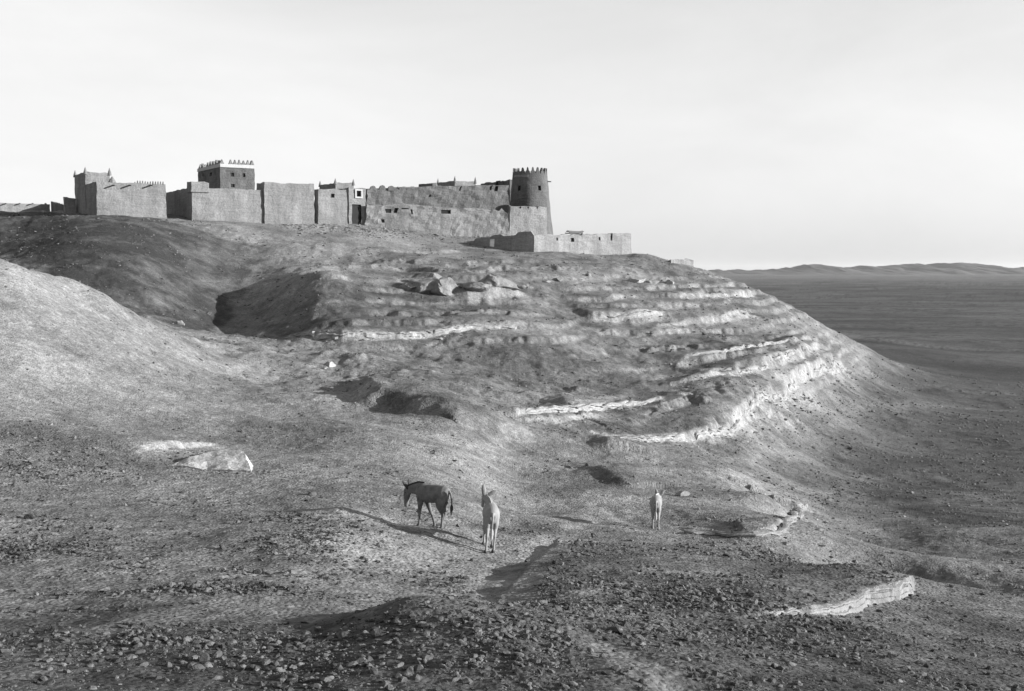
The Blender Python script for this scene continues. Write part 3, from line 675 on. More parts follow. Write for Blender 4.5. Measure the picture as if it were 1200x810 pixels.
# --- long lit wall and keep
t, f, ft, z0, z1 = house('long_wall', 'long low-parapet lit wall in front of the square keep', 'wall', (225, 148, 255, 311, 187), 219.5, 257, batter=.01, mer=None)
cB = f[0]
house('corner_turret', 'little raised corner on the left end of the long lit wall', 'turret', (224.7, 147.85, 255, 246, 220), 213, 222, sink=.3, parapet=.3, batter=.0)
pB = on_line(cB, E1, 310)
t, f, ft, z0, z1 = house('raised_wall', 'taller lit wall section joining the long wall to the gate bastion', 'wall', (310, pB.y - .25, 258, 369, None, 3.0), 213.5, 261, batter=.01)
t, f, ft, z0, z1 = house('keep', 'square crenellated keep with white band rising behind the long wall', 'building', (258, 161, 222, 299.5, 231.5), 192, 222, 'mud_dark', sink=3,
      wins=[(0, 271.5, 274.5, 202.5, 207, 'win'), (0, 285.7, 289, 203, 207.5, 'win'), (0, 271, 275.5, 215.5, 219.5, 'win'), (3, 237, 239, 203.5, 207, 'win'), (3, 246, 248.5, 202.5, 206.5, 'win')],
      mer=[(0, 8, .72, 'tooth'), (3, 8, .72, 'tooth'), (1, 7, .72, 'tooth'), (2, 7, .72, 'tooth')], batter=.012, cell=.4)
Bk = lambda z: [Vector(((f[0] + f[2]) / 2).xy).lerp(Vector(p.xy), 1 - .012 * (z - z0) * .35) for p in f]
for side in (0, 3):
    a, b = Bk(z1 - .4)[side], Bk(z1 - .4)[(side + 1) % 4]; n = nrm_of(f, side); za, zb = z1 - .42, z1 + .02
    prism('white_band', [Vector((p.x, p.y, z)) + n * .09 for p, z in ((a, za), (b, za), (b, zb), (a, zb))], -n * .3, M['lime'], t)
# --- gate
house('gate_bastion', 'battered bastion with one small window left of the gate', 'bastion', (372.5, 157.2, 263, 408, 367), 221.5, 263, batter=.04, wins=[(0, 388, 392.5, 227, 231.5, 'win')])
house('gatehouse', 'narrow gatehouse with tall dark doorway and white-framed window above', 'gatehouse', (409, 161.5, 264, 429, None, 4), 220, 265, batter=.01, cell=.4,
      wins=[(0, 412.5, 424, 239.5, 262.5, 'dark door'), (0, 418, 423.5, 223.5, 230.5, 'white win')])
# --- ruined curtain walls
def ruin_top(z, amp, sd): return lambda p: z + amp * float(noise2(p.x * .35, p.y * .35, sd)) + .5 * amp * float(noise2(p.x * 1.2, p.y * 1.2, sd + 1))
t, f, ft, z0, z1 = house('upper_curtain_wall', 'worn upper curtain wall between the gatehouse and the round tower', 'wall', (429, 164.5, 262, 598, None, 1.2, 19), 222, 262, 'mud_rubble', wobble=.2, top=lambda p: pt(proj(p)[0], float(np.interp(proj(p)[0], [430,436,450,465,476,483,492,502,520,545,560,600], [221.5,222,222.6,222.8,221,221.6,219.8,219,218,218.4,217.6,217.8])), p.y).z, ragged=.22, parapet=0, batter=.01,
      wins=[(0, 576, 578.5, 219.5, 223, 'win'), (0, 581.5, 585, 219.5, 224, 'win'), (0, 503, 505, 228, 231, 'win'), (0, 540, 541.5, 219, 224, 'win')])
for u in (437.5, 448.5, 459, 472, 481):
    e_ = (ft[1] - ft[0]).normalized(); p = on_line(ft[0], e_, u); zq = pt(u, 222.6 if u < 465 else 221.3, p.y).z; p.z = zq; merlons(t, p - e_ * (.48 + .1 * random.random()), p + e_ * .5, zq - .1, 1, .8 if u < 465 else .45, M['mud_rubble'], w=.95, shape='round', th=.6)
t, f, ft, z0, z1 = house('lower_curtain_wall', 'broken lower curtain wall with gaping holes along the foot of the fort', 'wall', (427, 162.2, 266, 598, None, 1.3, 19), 242.5, 266, 'mud', wobble=.22, top=lambda p: pt(proj(p)[0], 241.5 + max(0, proj(p)[0] - 470) * .05, p.y).z, ragged=.55, parapet=0, sink=3, batter=.015,
      wins=[(0, 449, 458, 246, 249, 'win'), (0, 461, 465, 244, 250, 'win'), (0, 468.5, 478, 243.8, 245.8, 'win'), (0, 480.5, 483, 245, 251, 'win'), (0, 517, 528.5, 246, 250.5, 'win'), (0, 446, 450, 257, 261, 'win')])
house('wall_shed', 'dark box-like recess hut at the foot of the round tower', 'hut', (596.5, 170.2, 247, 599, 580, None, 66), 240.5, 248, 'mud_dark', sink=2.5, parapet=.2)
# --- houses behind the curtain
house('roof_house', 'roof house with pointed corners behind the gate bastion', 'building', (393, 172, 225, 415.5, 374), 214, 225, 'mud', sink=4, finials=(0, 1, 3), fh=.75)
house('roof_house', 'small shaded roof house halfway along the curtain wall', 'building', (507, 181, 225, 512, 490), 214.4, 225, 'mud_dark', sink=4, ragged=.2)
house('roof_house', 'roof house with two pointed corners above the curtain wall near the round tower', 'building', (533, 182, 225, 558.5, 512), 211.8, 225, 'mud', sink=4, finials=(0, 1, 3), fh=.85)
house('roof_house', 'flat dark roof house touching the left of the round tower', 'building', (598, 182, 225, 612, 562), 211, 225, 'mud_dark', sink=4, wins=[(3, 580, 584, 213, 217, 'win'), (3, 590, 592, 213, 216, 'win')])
house('roof_house', 'tiny lit roof block above the middle of the curtain wall', 'building', (466, 180, 225, 486, None, 3), 218.8, 225, 'mud_old', sink=4, ragged=.25)
# --- round tower
def round_tower():
    base = pt(621, 274, 177); x0, y0 = base.x, base.y; zv = lambda v: pt(621, v, 177).z
    t = thing('round_tower', Vector((x0, y0, base.z)), 'tall round tapering tower with toothed crown at the right end', 'tower')
    prof = [(282, 3.62), (272, 3.42), (256, 3.16), (241, 2.98), (224, 2.78), (210, 2.62), (204.5, 2.56)]; zs = []; NS = 72
    zz = np.linspace(zv(282), zv(204.5), 28); rr_ = np.interp(zz, [zv(v) for v, _ in prof], [r for _, r in prof])
    # openings: angular sector and height
    ops = [(606.5, 609.5, 219, 223.5), (631, 634.5, 218.5, 223.5)]; cells = []
    for ua, ub, va, vb in ops:
        am = math.asin(max(-1, min(1, ((ua + ub) / 2 - 621) / F * 177 / 2.8))); cells.append((am, (ub - ua) / F * 177 / 2.8 / max(.3, math.cos(am)), zv(vb), zv(va)))
    bm = bmesh.new(); V = []
    angs = [2 * math.pi * i / NS for i in range(NS)]
    for z, r in zip(zz, rr_):
        V.append([bm.verts.new(wob((x0 + r * math.sin(a), y0 - r * math.cos(a), z), .05)) for a in angs])
    for i in range(len(zz) - 1):
        for j in range(NS):
            zc = (zz[i] + zz[i + 1]) / 2; ac = (angs[j] + math.pi / NS + math.pi) % (2 * math.pi) - math.pi
            if any(abs(ac - c[0]) < c[1] * .5 and c[2] < zc < c[3] for c in cells): continue
            bm.faces.new((V[i][j], V[i][(j + 1) % NS], V[i + 1][(j + 1) % NS], V[i + 1][j]))
    zt = zz[-1]; inn = [bm.verts.new((x0 + 2.2 * math.sin(a), y0 - 2.2 * math.cos(a), zt)) for a in angs]; flo = [bm.verts.new((x0 + 2.2 * math.sin(a), y0 - 2.2 * math.cos(a), zt - .9)) for a in angs]
    for j in range(NS):
        k = (j + 1) % NS; bm.faces.new((V[-1][j], V[-1][k], inn[k], inn[j])); bm.faces.new((inn[j], inn[k], flo[k], flo[j]))
    bm.faces.new(flo)
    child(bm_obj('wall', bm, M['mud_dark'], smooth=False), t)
    for c in cells:
        q = [(c[0] - c[1] * .7, c[2] - .15), (c[0] + c[1] * .7, c[2] - .15), (c[0] + c[1] * .7, c[3] + .15), (c[0] - c[1] * .7, c[3] + .15)]
        n = Vector((math.sin(c[0]), -math.cos(c[0]), 0))
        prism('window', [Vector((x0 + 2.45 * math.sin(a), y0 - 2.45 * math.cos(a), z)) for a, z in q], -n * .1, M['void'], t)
    NM = 20
    for k in range(NM):
        a = 2 * math.pi * (k + .5) / NM; E = Vector((math.cos(a), math.sin(a), 0)); n = Vector((math.sin(a), -math.cos(a), 0)); c = Vector((x0, y0, zt - .03)) + n * 2.53
        o = [(-.34, 0), (.34, 0), (.3, .3), (.16, .42), (.12, .7), (.04, .88), (-.04, .88), (-.12, .7), (-.16, .42), (-.3, .3)]; hk = random.uniform(.9, 1.1)
        prism('merlon', [c + E * px + Vector((0, 0, pz * hk)) for px, pz in o], -n * .3, M['mud_dark'], t)
    bm = bmesh.new(); z_a, z_b = zv(209), zv(206.5); A = [-1.1 + .055 * i for i in range(19)]
    for (a, b) in zip(A[:-1], A[1:]):
        q = [bm.verts.new((x0 + r * math.sin(s), y0 - r * math.cos(s), z)) for r, s, z in ((2.7, a, z_a), (2.7, b, z_a), (2.68, b, z_b), (2.68, a, z_b))]; bm.faces.new(q)
        q2 = [bm.verts.new((x0 + 2.5 * math.sin(s), y0 - 2.5 * math.cos(s), z)) for s, z in ((a, z_a), (b, z_a), (b, z_b), (a, z_b))]
        for k in range(4): bm.faces.new((q[k], q2[k], q2[(k + 1) % 4], q[(k + 1) % 4]))
    child(bm_obj('pale_band', bm, M['mud']), t)
    n = Vector((.97, -.25, 0)); spout(t, Vector((x0, y0, zv(213))) + n * 2.6, n, .6)
round_tower()
house('apron_wall', 'lit apron wall wrapped around the foot of the round tower', 'wall', (597, 170.2, 273, 641.5, None, 1.0, 22), 241.5, 273, 'mud_old', sink=2, batter=.02, parapet=0, ragged=.12,
      wins=[(0, 608.5, 610.5, 242.6, 244.6, 'win'), (0, 617.5, 619.5, 242.6, 244.6, 'win'), (0, 629, 631, 242.6, 244.6, 'win')])
# --- outbuilding on the slope (yard with two long walls)
def outbuilding():
    c = pt(625.5, 299, 158); er = Vector((math.cos(R(35)), math.sin(R(35)), 0)); el = Vector((-math.cos(R(24)), math.sin(R(24)), 0))
    r = on_line(c, er, 741.5); l = on_line(c, el, 546); back = l + (r - c) * .75 + Vector((0, 1.5, 0))
    f = [c, r, back, l]; z0 = c.z - 3; z1 = zat(c, 275.5); zl = zat(l, 279); zr_ = zat(r, 273.5)
    for p in f: p.z = z0
    t = thing('outbuilding', Vector((c.x, c.y, c.z + 3)), 'low walled outbuilding on the slope with dark left face and lit right face', 'building')
    def top(p):
        kl = min(1, max(0, (c.x - p.x) / (c.x - l.x))); kr = min(1, max(0, (p.x - c.x) / (r.x - c.x)))
        lump_ = .45 if .03 < kl < .25 else (.3 if .48 < kl < .62 else 0)
        return z1 + (zl - z1) * kl + (zr_ - z1) * kr + lump_ - (.45 if kl > .85 else 0)
    W_ = [(0, 669, 673, 278.5, 283.5, 'win'), (0, 703, 705, 278, 282, 'win'), (0, 717, 719, 277, 282, 'win'), (0, 652.5, 654.5, 278.5, 282, 'win'), (3, 572.5, 578.5, 280, 291.5, 'door')]
    ops = [side_open(f, *w[:5]) for w in W_]
    child(block('wall', None, f, z0, z1, M['mud_old'], batter=.01, openings=ops, parapet=.9, ragged=.14, top=top, cell=.45), t)
    for w, o in zip(W_, ops): pane(t, f, w[0], o, M['door_bright'] if w[5] == 'door' else M['void'], name='door' if w[5] == 'door' else 'window')  # door panel coloured far brighter than the whitewash
    # bundle of poles lying on the wall top
    p = on_line(c, er, 672); p.z = zat(p, 273.8)
    bm = bmesh.new()
    for k in range(9):
        o = Vector((random.uniform(-.4, .4), random.uniform(-.2, .2), random.uniform(0, .35))); L = random.uniform(.9, 1.3); d = (er + Vector((0, 0, random.uniform(-.1, .1)))).normalized(); s = d.cross(Vector((0, 0, 1)))
        a = [[bm.verts.new(p + o + d * (L * q) + s * (.07 * math.cos(g)) + Vector((0, 0, .07 * math.sin(g)))) for g in (0, 1.57, 3.14, 4.71)] for q in (-1, 1)]
        for g in range(4): bm.faces.new((a[0][g], a[0][(g + 1) % 4], a[1][(g + 1) % 4], a[1][g]))
        bm.faces.new(a[0]); bm.faces.new(a[1])
    ob = bm_obj('pole_bundle', bm, M['wood'], weld=False); tag(ob, 'bundle of old poles lying on the lit outbuilding wall', 'poles')
    p = on_line(c, er, 682); p.z = zat(p, 274); horn(t, p, .5, M['mud_old'], .12)
outbuilding()
house('ruined_wall', 'crumbled low wall end on the ridge right of the outbuilding', 'wall', (786, 164, 309, 813, None, 1.0), 304.5, 309, 'mud_old', sink=1.5, parapet=0, ragged=.25)

wedge_rock((196, 546), (294, 553), (276, 522), M['slab'], 'pale triangular slab of rock jutting from the slope at left')
# ------------------------------------------------------------------ boulders and outcrops
def ico(sub):
    bm = bmesh.new(); bmesh.ops.create_icosphere(bm, subdivisions=sub, radius=1); v = np.array([x.co[:] for x in bm.verts]); f = np.array([[x.index for x in p.verts] for p in bm.faces]); bm.free(); return v, f
ICO = {s: ico(s) for s in (1, 2, 3, 4)}
def rock_shape(sub, seed, facet=.35):
    v, f = ICO[sub]; r = np.random.default_rng(seed); w = v.copy()
    for _ in range(9):                                   # chop with random planes: angular broken stone
        n = r.normal(size=3); n /= np.linalg.norm(n); c = r.uniform(.45, .85); d = w @ n; w = w - np.maximum(d - c, 0)[:, None] * n
    if sub > 2:
        w = w * (1 + .12 * noise2(w[:, 0] * 2.2 + seed, w[:, 1] * 2.2 + w[:, 2], seed)[:, None] + .06 * noise2(w[:, 0] * 6 + w[:, 2] * 3, w[:, 1] * 6 + seed, seed + 1)[:, None])
    return w * r.uniform(.75, 1.25, 3) * np.array([1.15, 1, .6]), f
BOULD = [(478,340,1.25,'grey_rock','rounded boulder at the left end of the rocky outcrop below the gate'),(497,342,2.0,'grey_rock','broad craggy boulder in the middle of the rocky outcrop'),(522,343,2.1,'grey_rock','craggy boulder at the right end of the rocky outcrop'),
         (510,333,1.5,'grey_rock','boulder perched on top of the rocky outcrop'),(557,339,1.3,'grey_rock','dark boulder just right of the rocky outcrop'),(575,334,1.7,'grey_rock','lumpy boulder above the shadowed step right of the outcrop'),(594,338,1.4,'grey_rock','boulder at the crest where the slope turns down'),
         (748,331,1.1,'pale','pale boulder under the right corner of the outbuilding'),(762,332,.8,'pale','smaller pale rock beside the pale boulder under the outbuilding'),(784,333,.7,'pale','pale rock lowest on the slope under the outbuilding'),
         (209,380,.45,'pale','small white rock alone in the shaded gully at left'),(386,430,.5,'pale','white rock beside dark shadow in the hollow at centre left'),(380,433,.3,'pale','little white stone left of the white rock in the hollow'),
         (610,336,.7,'grey_rock','last grey boulder of the outcrop row'),(655,329,.6,'dark_rock','dark boulder below the lit outbuilding wall'),(690,324,.6,'dark_rock','dark rock among scrub below the outbuilding window'),(640,331,.55,'dark_rock','dark rock under the outbuilding corner'),
         (800,581,.28,'grey_rock','low grey rock on the lip right of the farthest donkey')]
for i, (u, v, s, mt, lab) in enumerate(BOULD):
    p = at(u, v); w, f = rock_shape(4 if s > .6 else 3, 100 + i)
    a = random.uniform(0, 6.28); c, sn = math.cos(a), math.sin(a); w = w @ np.array([[c, -sn, 0], [sn, c, 0], [0, 0, 1]]).T * s
    o = mesh_np('boulder', w, f, M[mt]); o.location = (p.x, p.y + s * .4, p.z + s * .12); tag(o, lab, 'boulder', 'boulders on the hillside')

# ------------------------------------------------------------------ loose stones
N = 1000000
u0 = rng.uniform(-60, 1260, N); d0 = 10.2 * np.power(24.0, rng.uniform(0, 1, N))
x0 = (u0 - CX) / F * d0; y0 = d0
dens = .16 + .7 * np.clip(noise2(x0 / 3.1, y0 / 3.1, 51) * 1.3 + .15, 0, 1) + .4 * np.clip(noise2(x0 / 1.1, y0 / 1.1, 52), 0, 1)
dens *= .55 + .45 * (1 - smooth((d0 - 17) / 40))
def dband(u, v, rx, ry, k, near=0):
    global dens
    p = at(u, v, near=near); g = np.exp(-((x0 - p.x) / rx) ** 2 - ((y0 - p.y) / ry) ** 2); dens = dens * (1 + (k - 1) * g) if k < 1 else dens + k * .5 * g
for a in [(560,770,2.5,2.5,1.6),(250,715,3,1.2,.12),(330,715,2,1,.12),(545,650,.9,3,.25),(600,660,.8,2,.3),(700,690,3,4,1.0),(880,655,3,3,1.4),(950,765,3,3,1.0),(60,540,4,2.5,1.6),(200,600,4,4,.7),(460,645,1.5,1.5,.9),(480,625,1.2,1,.8),
          (300,690,3,.5,1.4),(340,675,1.5,.4,1.6),(200,690,2,.4,1.2),(60,718,2,.4,1.2),(100,765,2.5,1,1.4),(300,755,3,.9,1.6),(430,690,1.2,1,.2),(960,680,2,2,.3),(640,600,4,3,.35),(740,780,.6,2,.2),(60,640,2,1.5,1.0),(60,400,9,9,.5),(150,440,8,8,.6)]: dband(*a)
pl_ = smooth((base_z(x0, y0) + 10.5) / -2); dens = dens * (1 - .3 * pl_) + .28 * pl_; dens *= 1 - smooth((d0 - 105) / 130) * pl_
dens = np.minimum(dens, 1.7) ** 1.4 * (.42 + .58 * smooth((d0 - 13) / 14))
keep = rng.uniform(0, 1, N) < dens * (.36 + .3 * smooth((d0 - 30) / 40))
x0, y0, d0, dn_ = x0[keep], y0[keep], d0[keep], dens[keep]
for P_, w_ in TRACKS[:6]:
    sd_, _, en_ = seg_dist(x0, y0, P_); k_ = (np.abs(sd_) > w_ * 1.1) | (en_ > .3) | (rng.uniform(0, 1, len(x0)) < .08); x0, y0, d0, dn_ = x0[k_], y0[k_], d0[k_], dn_[k_]
rpx = (.42 + (.32 + .23 * (1 - smooth((d0 - 22) / 25))) * rng.pareto(1.85, len(x0)).clip(0, 12)) * (1 + .85 * (1 - smooth((d0 - 14) / 30))) * (.75 + .5 * np.minimum(dn_, 1.3))
size = rpx * d0 / F; size = np.minimum(size, np.where(rng.uniform(0, 1, len(d0)) < .04, .07 + d0 * .0022, .045 + d0 * .0011))
# keep stones off the donkeys' feet
DK = [(500, 616, 1.0), (572, 643, .55), (768, 620, .7)]
for u, v, r in DK:
    p = at(u, v); k = np.hypot(x0 - p.x, y0 - p.y) > r; x0, y0, d0, size = x0[k], y0[k], d0[k], size[k]
z0s = ground_z(x0, y0)
vis = []; pxs = size * F / d0
uu = CX + F * x0 / (y0 * cp - z0s * sp); vv = CY - F * (y0 * sp + z0s * cp) / (y0 * cp - z0s * sp)
inside = (uu > 8) & (uu < 1192) & (vv > 300) & (vv < 800) & (d0 < 60)
order = np.argsort(-np.where(inside, pxs, 0)); big = order[:300]; restidx = order[300:]
variants = [rock_shape(1, s) for s in range(14)]
def scree(idx, name, label, mat):
    VV, FF, off = [], [], 0
    for k in range(len(variants)):
        sel = idx[k::len(variants)]; v, f = variants[k]; n = len(sel)
        a = rng.uniform(0, 6.28, n); b = rng.uniform(-.5, .5, n); ca_, sa = np.cos(a), np.sin(a); cb, sb = np.cos(b), np.sin(b)
        S = size[sel][:, None] * rng.uniform(.75, 1.3, (n, 3))
        p = v[None] * S[:, None]; x = p[..., 0] * cb[:, None] - p[..., 2] * sb[:, None]; z = p[..., 0] * sb[:, None] + p[..., 2] * cb[:, None]; y = p[..., 1]
        X = x * ca_[:, None] - y * sa[:, None] + x0[sel][:, None]; Y = x * sa[:, None] + y * ca_[:, None] + y0[sel][:, None]; Z = z + (z0s[sel] + size[sel] * .12)[:, None]
        VV.append(np.stack([X, Y, Z], -1).reshape(-1, 3)); FF.append((f[None] + (np.arange(n) * len(v))[:, None, None]).reshape(-1, 3) + off); off += n * len(v)
    tag(mesh_np(name, np.concatenate(VV), np.concatenate(FF), mat), label, 'stones', kind='stuff')
far_ = d0[restidx] > 34
scree(restidx[~far_], 'loose_stones', 'countless dark stones strewn over the near slopes', M['stone'])
scree(restidx[far_], 'scree', 'fine scree sprinkled over the farther hillsides and plain', M['scree'])
print('stones', len(x0))
def scatter_blocks(name, label, cat, P, S, mat, squash=.7):
    VV, FF, off = [], [], 0; zz = ground_z(P[:, 0], P[:, 1])
    for k in range(len(variants)):
        v, f = variants[k]; sel = np.arange(k, len(P), len(variants)); n = len(sel)
        if not n: continue
        a = rng.uniform(0, 6.28, n); c, sn = np.cos(a)[:, None], np.sin(a)[:, None]; p = v[None] * (S[sel][:, None] * rng.uniform(.75, 1.3, (n, 3)) * np.array([1.2, 1, squash]))[:, None]
        VV.append(np.stack([p[..., 0] * c - p[..., 1] * sn + P[sel, 0:1], p[..., 0] * sn + p[..., 1] * c + P[sel, 1:2], p[..., 2] + (zz[sel] + S[sel] * .15)[:, None]], -1).reshape(-1, 3)); FF.append((f[None] + (np.arange(n) * len(v))[:, None, None]).reshape(-1, 3) + off); off += n * len(v)
    tag(mesh_np(name, np.concatenate(VV), np.concatenate(FF), mat), label, cat, kind='stuff')
fp = []
for L in LEDGES:
    if L['pale'] < .3: continue
    P = L['P']; n = int(len(P) * 4); i = rng.uniform(0, len(P) - 1.01, n); k = i.astype(int); q_ = P[k] + (P[k + 1] - P[k]) * (i - k)[:, None]; t_ = P[k + 1] - P[k]; t_ /= np.hypot(t_[:, 0], t_[:, 1])[:, None]
    dn = np.abs(rng.normal(0, .9, n)) + .15; m = P[:, 1].mean() > 45
    if not m: dn = dn * .3 + .1
    fp.append(np.concatenate([q_ + np.stack([t_[:, 1], -t_[:, 0]], 1) * dn[:, None], (rng.pareto(2.5, n)[:, None] * .05 + .05) * (1 if m else .22)], 1))
fp = np.concatenate(fp); scatter_blocks('fallen_blocks', 'broken pale limestone blocks fallen below the ledges', 'rubble', fp[:, :2], np.minimum(fp[:, 2], .3), M['buff'])
ru = rng.uniform(340, 610, 900); rv = 258 + (ru - 340) * .045 + np.abs(rng.normal(0, 5, 900)); rp = []
for u, v in zip(ru[::3], rv[::3]):
    p = at(u, v + 4, near=130); rp += [(p.x + rng.normal(0, .8), p.y + rng.normal(0, 1.2)) for _ in range(4)]
rp = np.array(rp); scatter_blocks('wall_rubble', 'fallen masonry rubble along the foot of the fort walls', 'rubble', rp, .1 + .07 * rng.pareto(2.6, len(rp)).clip(0, 4), M['grey_rock'])
sm = []
for k in range(8):
    v, f = rock_shape(2, 300 + k); o = mesh_np('stone', v, f, M['stone']); sm.append(o.data); COL.objects.unlink(o); bpy.data.objects.remove(o)
def stone_label(u, v):
    if v > 705 and u < 380: return 'dark stone in the rubble along the bottom left of the slope', 'stones in the rubble at the bottom left'
    if v > 705 and u < 700: return 'dark stone on the stony mound at the bottom centre', 'stones on the bottom mound'
    if v > 690 and u >= 700: return 'dark stone on the stony slope at the bottom right', 'stones on the bottom right slope'
    if u < 420: return 'grey stone on the gravel slope at left', 'stones on the left slope'
    if u < 600: return 'grey stone near the two closer donkeys', 'stones near the donkeys'
    return 'grey stone on the gravel bank right of the path', 'stones right of the path'
for k, i in enumerate(big):
    o = bpy.data.objects.new('stone', sm[k % 8]); link(o); s = size[i]
    o.location = (x0[i], y0[i], z0s[i] + s * .16); o.scale = (s * random.uniform(.85, 1.2), s * random.uniform(.85, 1.2), s * random.uniform(.8, 1.1)); o.rotation_euler = (random.uniform(-.3, .3), random.uniform(-.3, .3), random.uniform(0, 6.28))
    l, g = stone_label(uu[i], vv[i]); tag(o, l, 'stone', g)

# ------------------------------------------------------------------ donkeys
def loft(V, Fq, path, n=14):
    """path rows (x, y, z, half width, half depth); appended to the shared lists"""
    P = [Vector(p[:3]) for p in path]; base = len(V); K = len(P)
    for k in range(K):
        T = (P[min(k + 1, K - 1)] - P[max(k - 1, 0)]).normalized(); side = Vector((0, 1, 0)); side = (side - T * side.dot(T)).normalized() if abs(T.y) < .95 else Vector((1, 0, 0)); up = T.cross(side)
        for q in range(n):
            a = 2 * math.pi * q / n; V.append(P[k] + side * (path[k][3] * math.cos(a)) + up * (path[k][4] * math.sin(a)))
    for k in range(K - 1):
        for q in range(n): r = (q + 1) % n; Fq.append((base + k * n + q, base + k * n + r, base + (k + 1) * n + r, base + (k + 1) * n + q))
    Fq.append(tuple(base + q for q in range(n))[::-1]); Fq.append(tuple(base + (K - 1) * n + q for q in range(n)))
def remeshed(name, V, Fq, mat, parent, voxel=.012, it=4):
    me = bpy.data.meshes.new(name); me.from_pydata([tuple(v) for v in V], [], Fq); me.update()
    bm = bmesh.new(); bm.from_mesh(me); bmesh.ops.recalc_face_normals(bm, faces=bm.faces[:]); bm.to_mesh(me); bm.free()
    o = link(bpy.data.objects.new(name, me))
    r = o.modifiers.new('r', 'REMESH'); r.mode = 'VOXEL'; r.voxel_size = voxel; s = o.modifiers.new('s', 'SMOOTH'); s.factor = .5; s.iterations = it
    dg = bpy.context.evaluated_depsgraph_get(); m2 = bpy.data.meshes.new_from_object(o.evaluated_get(dg)); o.modifiers.clear(); o.data = m2; bpy.data.meshes.remove(me)
    for p in m2.polygons: p.use_smooth = True
    m2.materials.clear(); m2.materials.append(mat); o.name = name; m2.name = name
    o.parent = parent; return o
def donkey(label, loc, heading, scale, coat, hair, neck, head, ears, legs, tail, lean=.8, ear_mat=None):
    t = thing('donkey', loc, label, 'donkey', 'donkeys on the slope'); 
    e_ = .5; hx, hy = math.cos(heading), math.sin(heading); gz_ = lambda a, b: float(ground_z(loc[0] + a, loc[1] + b)[0])
    zf, zb_, zl, zr_ = gz_(hx * e_, hy * e_), gz_(-hx * e_, -hy * e_), gz_(-hy * .12, hx * .12), gz_(hy * .12, -hx * .12)
    pitch = -math.atan2(zf - zb_, 2 * e_); t.rotation_euler = (math.atan2(zl - zr_, .24) * .3, pitch * lean, heading); t.location.z = (zf + zb_) / 2 - .02; t.scale = (scale,) * 3
    V, Q = [], []
    loft(V, Q, [(-.55,0,.90,.07,.10),(-.50,0,.90,.14,.17),(-.42,0,.905,.185,.215),(-.28,0,.90,.195,.22),(-.05,0,.875,.215,.235),(.12,0,.87,.21,.235),(.27,0,.885,.19,.245),(.38,0,.895,.15,.205),(.45,0,.89,.10,.13)], 20)
    loft(V, Q, neck, 16); loft(V, Q, head, 16)
    fr = lambda y, k, dz: [(.29 + k * .0, y, .80, .075, .12), (.275 + k * .16, y * 1.02, .62, .06, .085), (.285 + k * .30, y, .50, .05, .06), (.29 + k * .44, y, .365, .04, .046), (.285 + k * .50, y, .31, .03, .034), (.282 + k * .60, y, .20, .024, .029), (.285 + k * .69, y, .105, .03, .035), (.305 + k * .74, y, .06, .032, .038), (.318 + k * .77, y, .035 + dz, .042, .05)]
    hd = lambda y, k, dz: [(-.37, y * .9, .86, .09, .15), (-.33 + k * .12, y, .70, .09, .145), (-.33 + k * .24, y, .57, .066, .10), (-.395 + k * .36, y, .46, .043, .062), (-.425 + k * .42, y, .40, .036, .052), (-.41 + k * .50, y, .31, .027, .034), (-.40 + k * .60, y, .20, .025, .029), (-.395 + k * .69, y, .105, .031, .036), (-.375 + k * .74, y, .06, .033, .038), (-.36 + k * .77, y, .035 + dz, .042, .05)]
    feet = []
    for fn, y, k in ((fr, .10, legs[0]), (fr, -.10, legs[1]), (hd, .095, legs[2]), (hd, -.095, legs[3])):
        P = fn(y, k, 0); loft(V, Q, P, 12); feet.append(P[-1])
    loft(V, Q, [(*p, r, r) for p, r in zip(tail, (.04, .032, .024, .02, .016))], 8)
    remeshed('body', V, Q, M[coat], t, .0125, 3)
    for fx, fy, fz, *_ in feet:
        a, b = [], []; loft(a, b, [(fx - .012, fy, .055, .037, .045), (fx, fy, .03, .046, .055), (fx + .006, fy, .0, .05, .062), (fx + .006, fy, -.025, .05, .06)], 12); remeshed('hoof', a, b, M['hoof'], t, .01, 1)
    a, b = [], []; n = len(tail); q = tail[-1]; p = tail[-2]
    loft(a, b, [(p[0], p[1], p[2], .02, .02), (p[0] * .5 + q[0] * .5, q[1], (p[2] + q[2]) / 2, .038, .04), (q[0], q[1], q[2], .045, .045), (q[0] + .005, q[1], q[2] - .10, .032, .03), (q[0] + .01, q[1], q[2] - .17, .008, .008)], 10); remeshed('tail_tuft', a, b, M[hair], t, .01, 2)
    a, b = [], []
    mp = [(nk[0], nk[1], nk[2]) for nk in neck]; rows = []
    for i, nk in enumerate(neck):
        T = (Vector(neck[min(i + 1, len(neck) - 1)][:3]) - Vector(neck[max(i - 1, 0)][:3])).normalized(); up = T.cross(Vector((0, 1, 0))); up = -up if up.z < 0 else up
        c = Vector(nk[:3]) + up * (nk[4] * .97); rows.append((c.x, c.y, c.z, .02, .045))
    loft(a, b, rows, 8); remeshed('mane', a, b, M[hair], t, .012, 2)
    for e in ears: a, b = [], []; loft(a, b, e, 10); remeshed('ear', a, b, M[ear_mat or coat], t, .009, 2)
    hp = head[1]
    for s in (1, -1):
        a, b = [], []; ey = Vector((hp[0] * .55 + head[2][0] * .45, hp[1] * .55 + head[2][1] * .45 + s * .074, hp[2] * .55 + head[2][2] * .45 + .02)); loft(a, b, [(ey.x - .018, ey.y, ey.z, .006, .008), (ey.x, ey.y, ey.z, .018, .016), (ey.x + .018, ey.y, ey.z, .006, .008)], 8); remeshed('eye', a, b, M['eye'], t, .006, 1)
    return t
def ear(root, tip, w=.06):
    r, q = Vector(root), Vector(tip); r = r.lerp(q, -.12); return [(*r.lerp(q, k), w * a, .03 * a) for k, a in ((0, .6), (.25, .95), (.55, 1), (.8, .7), (1, .2))]
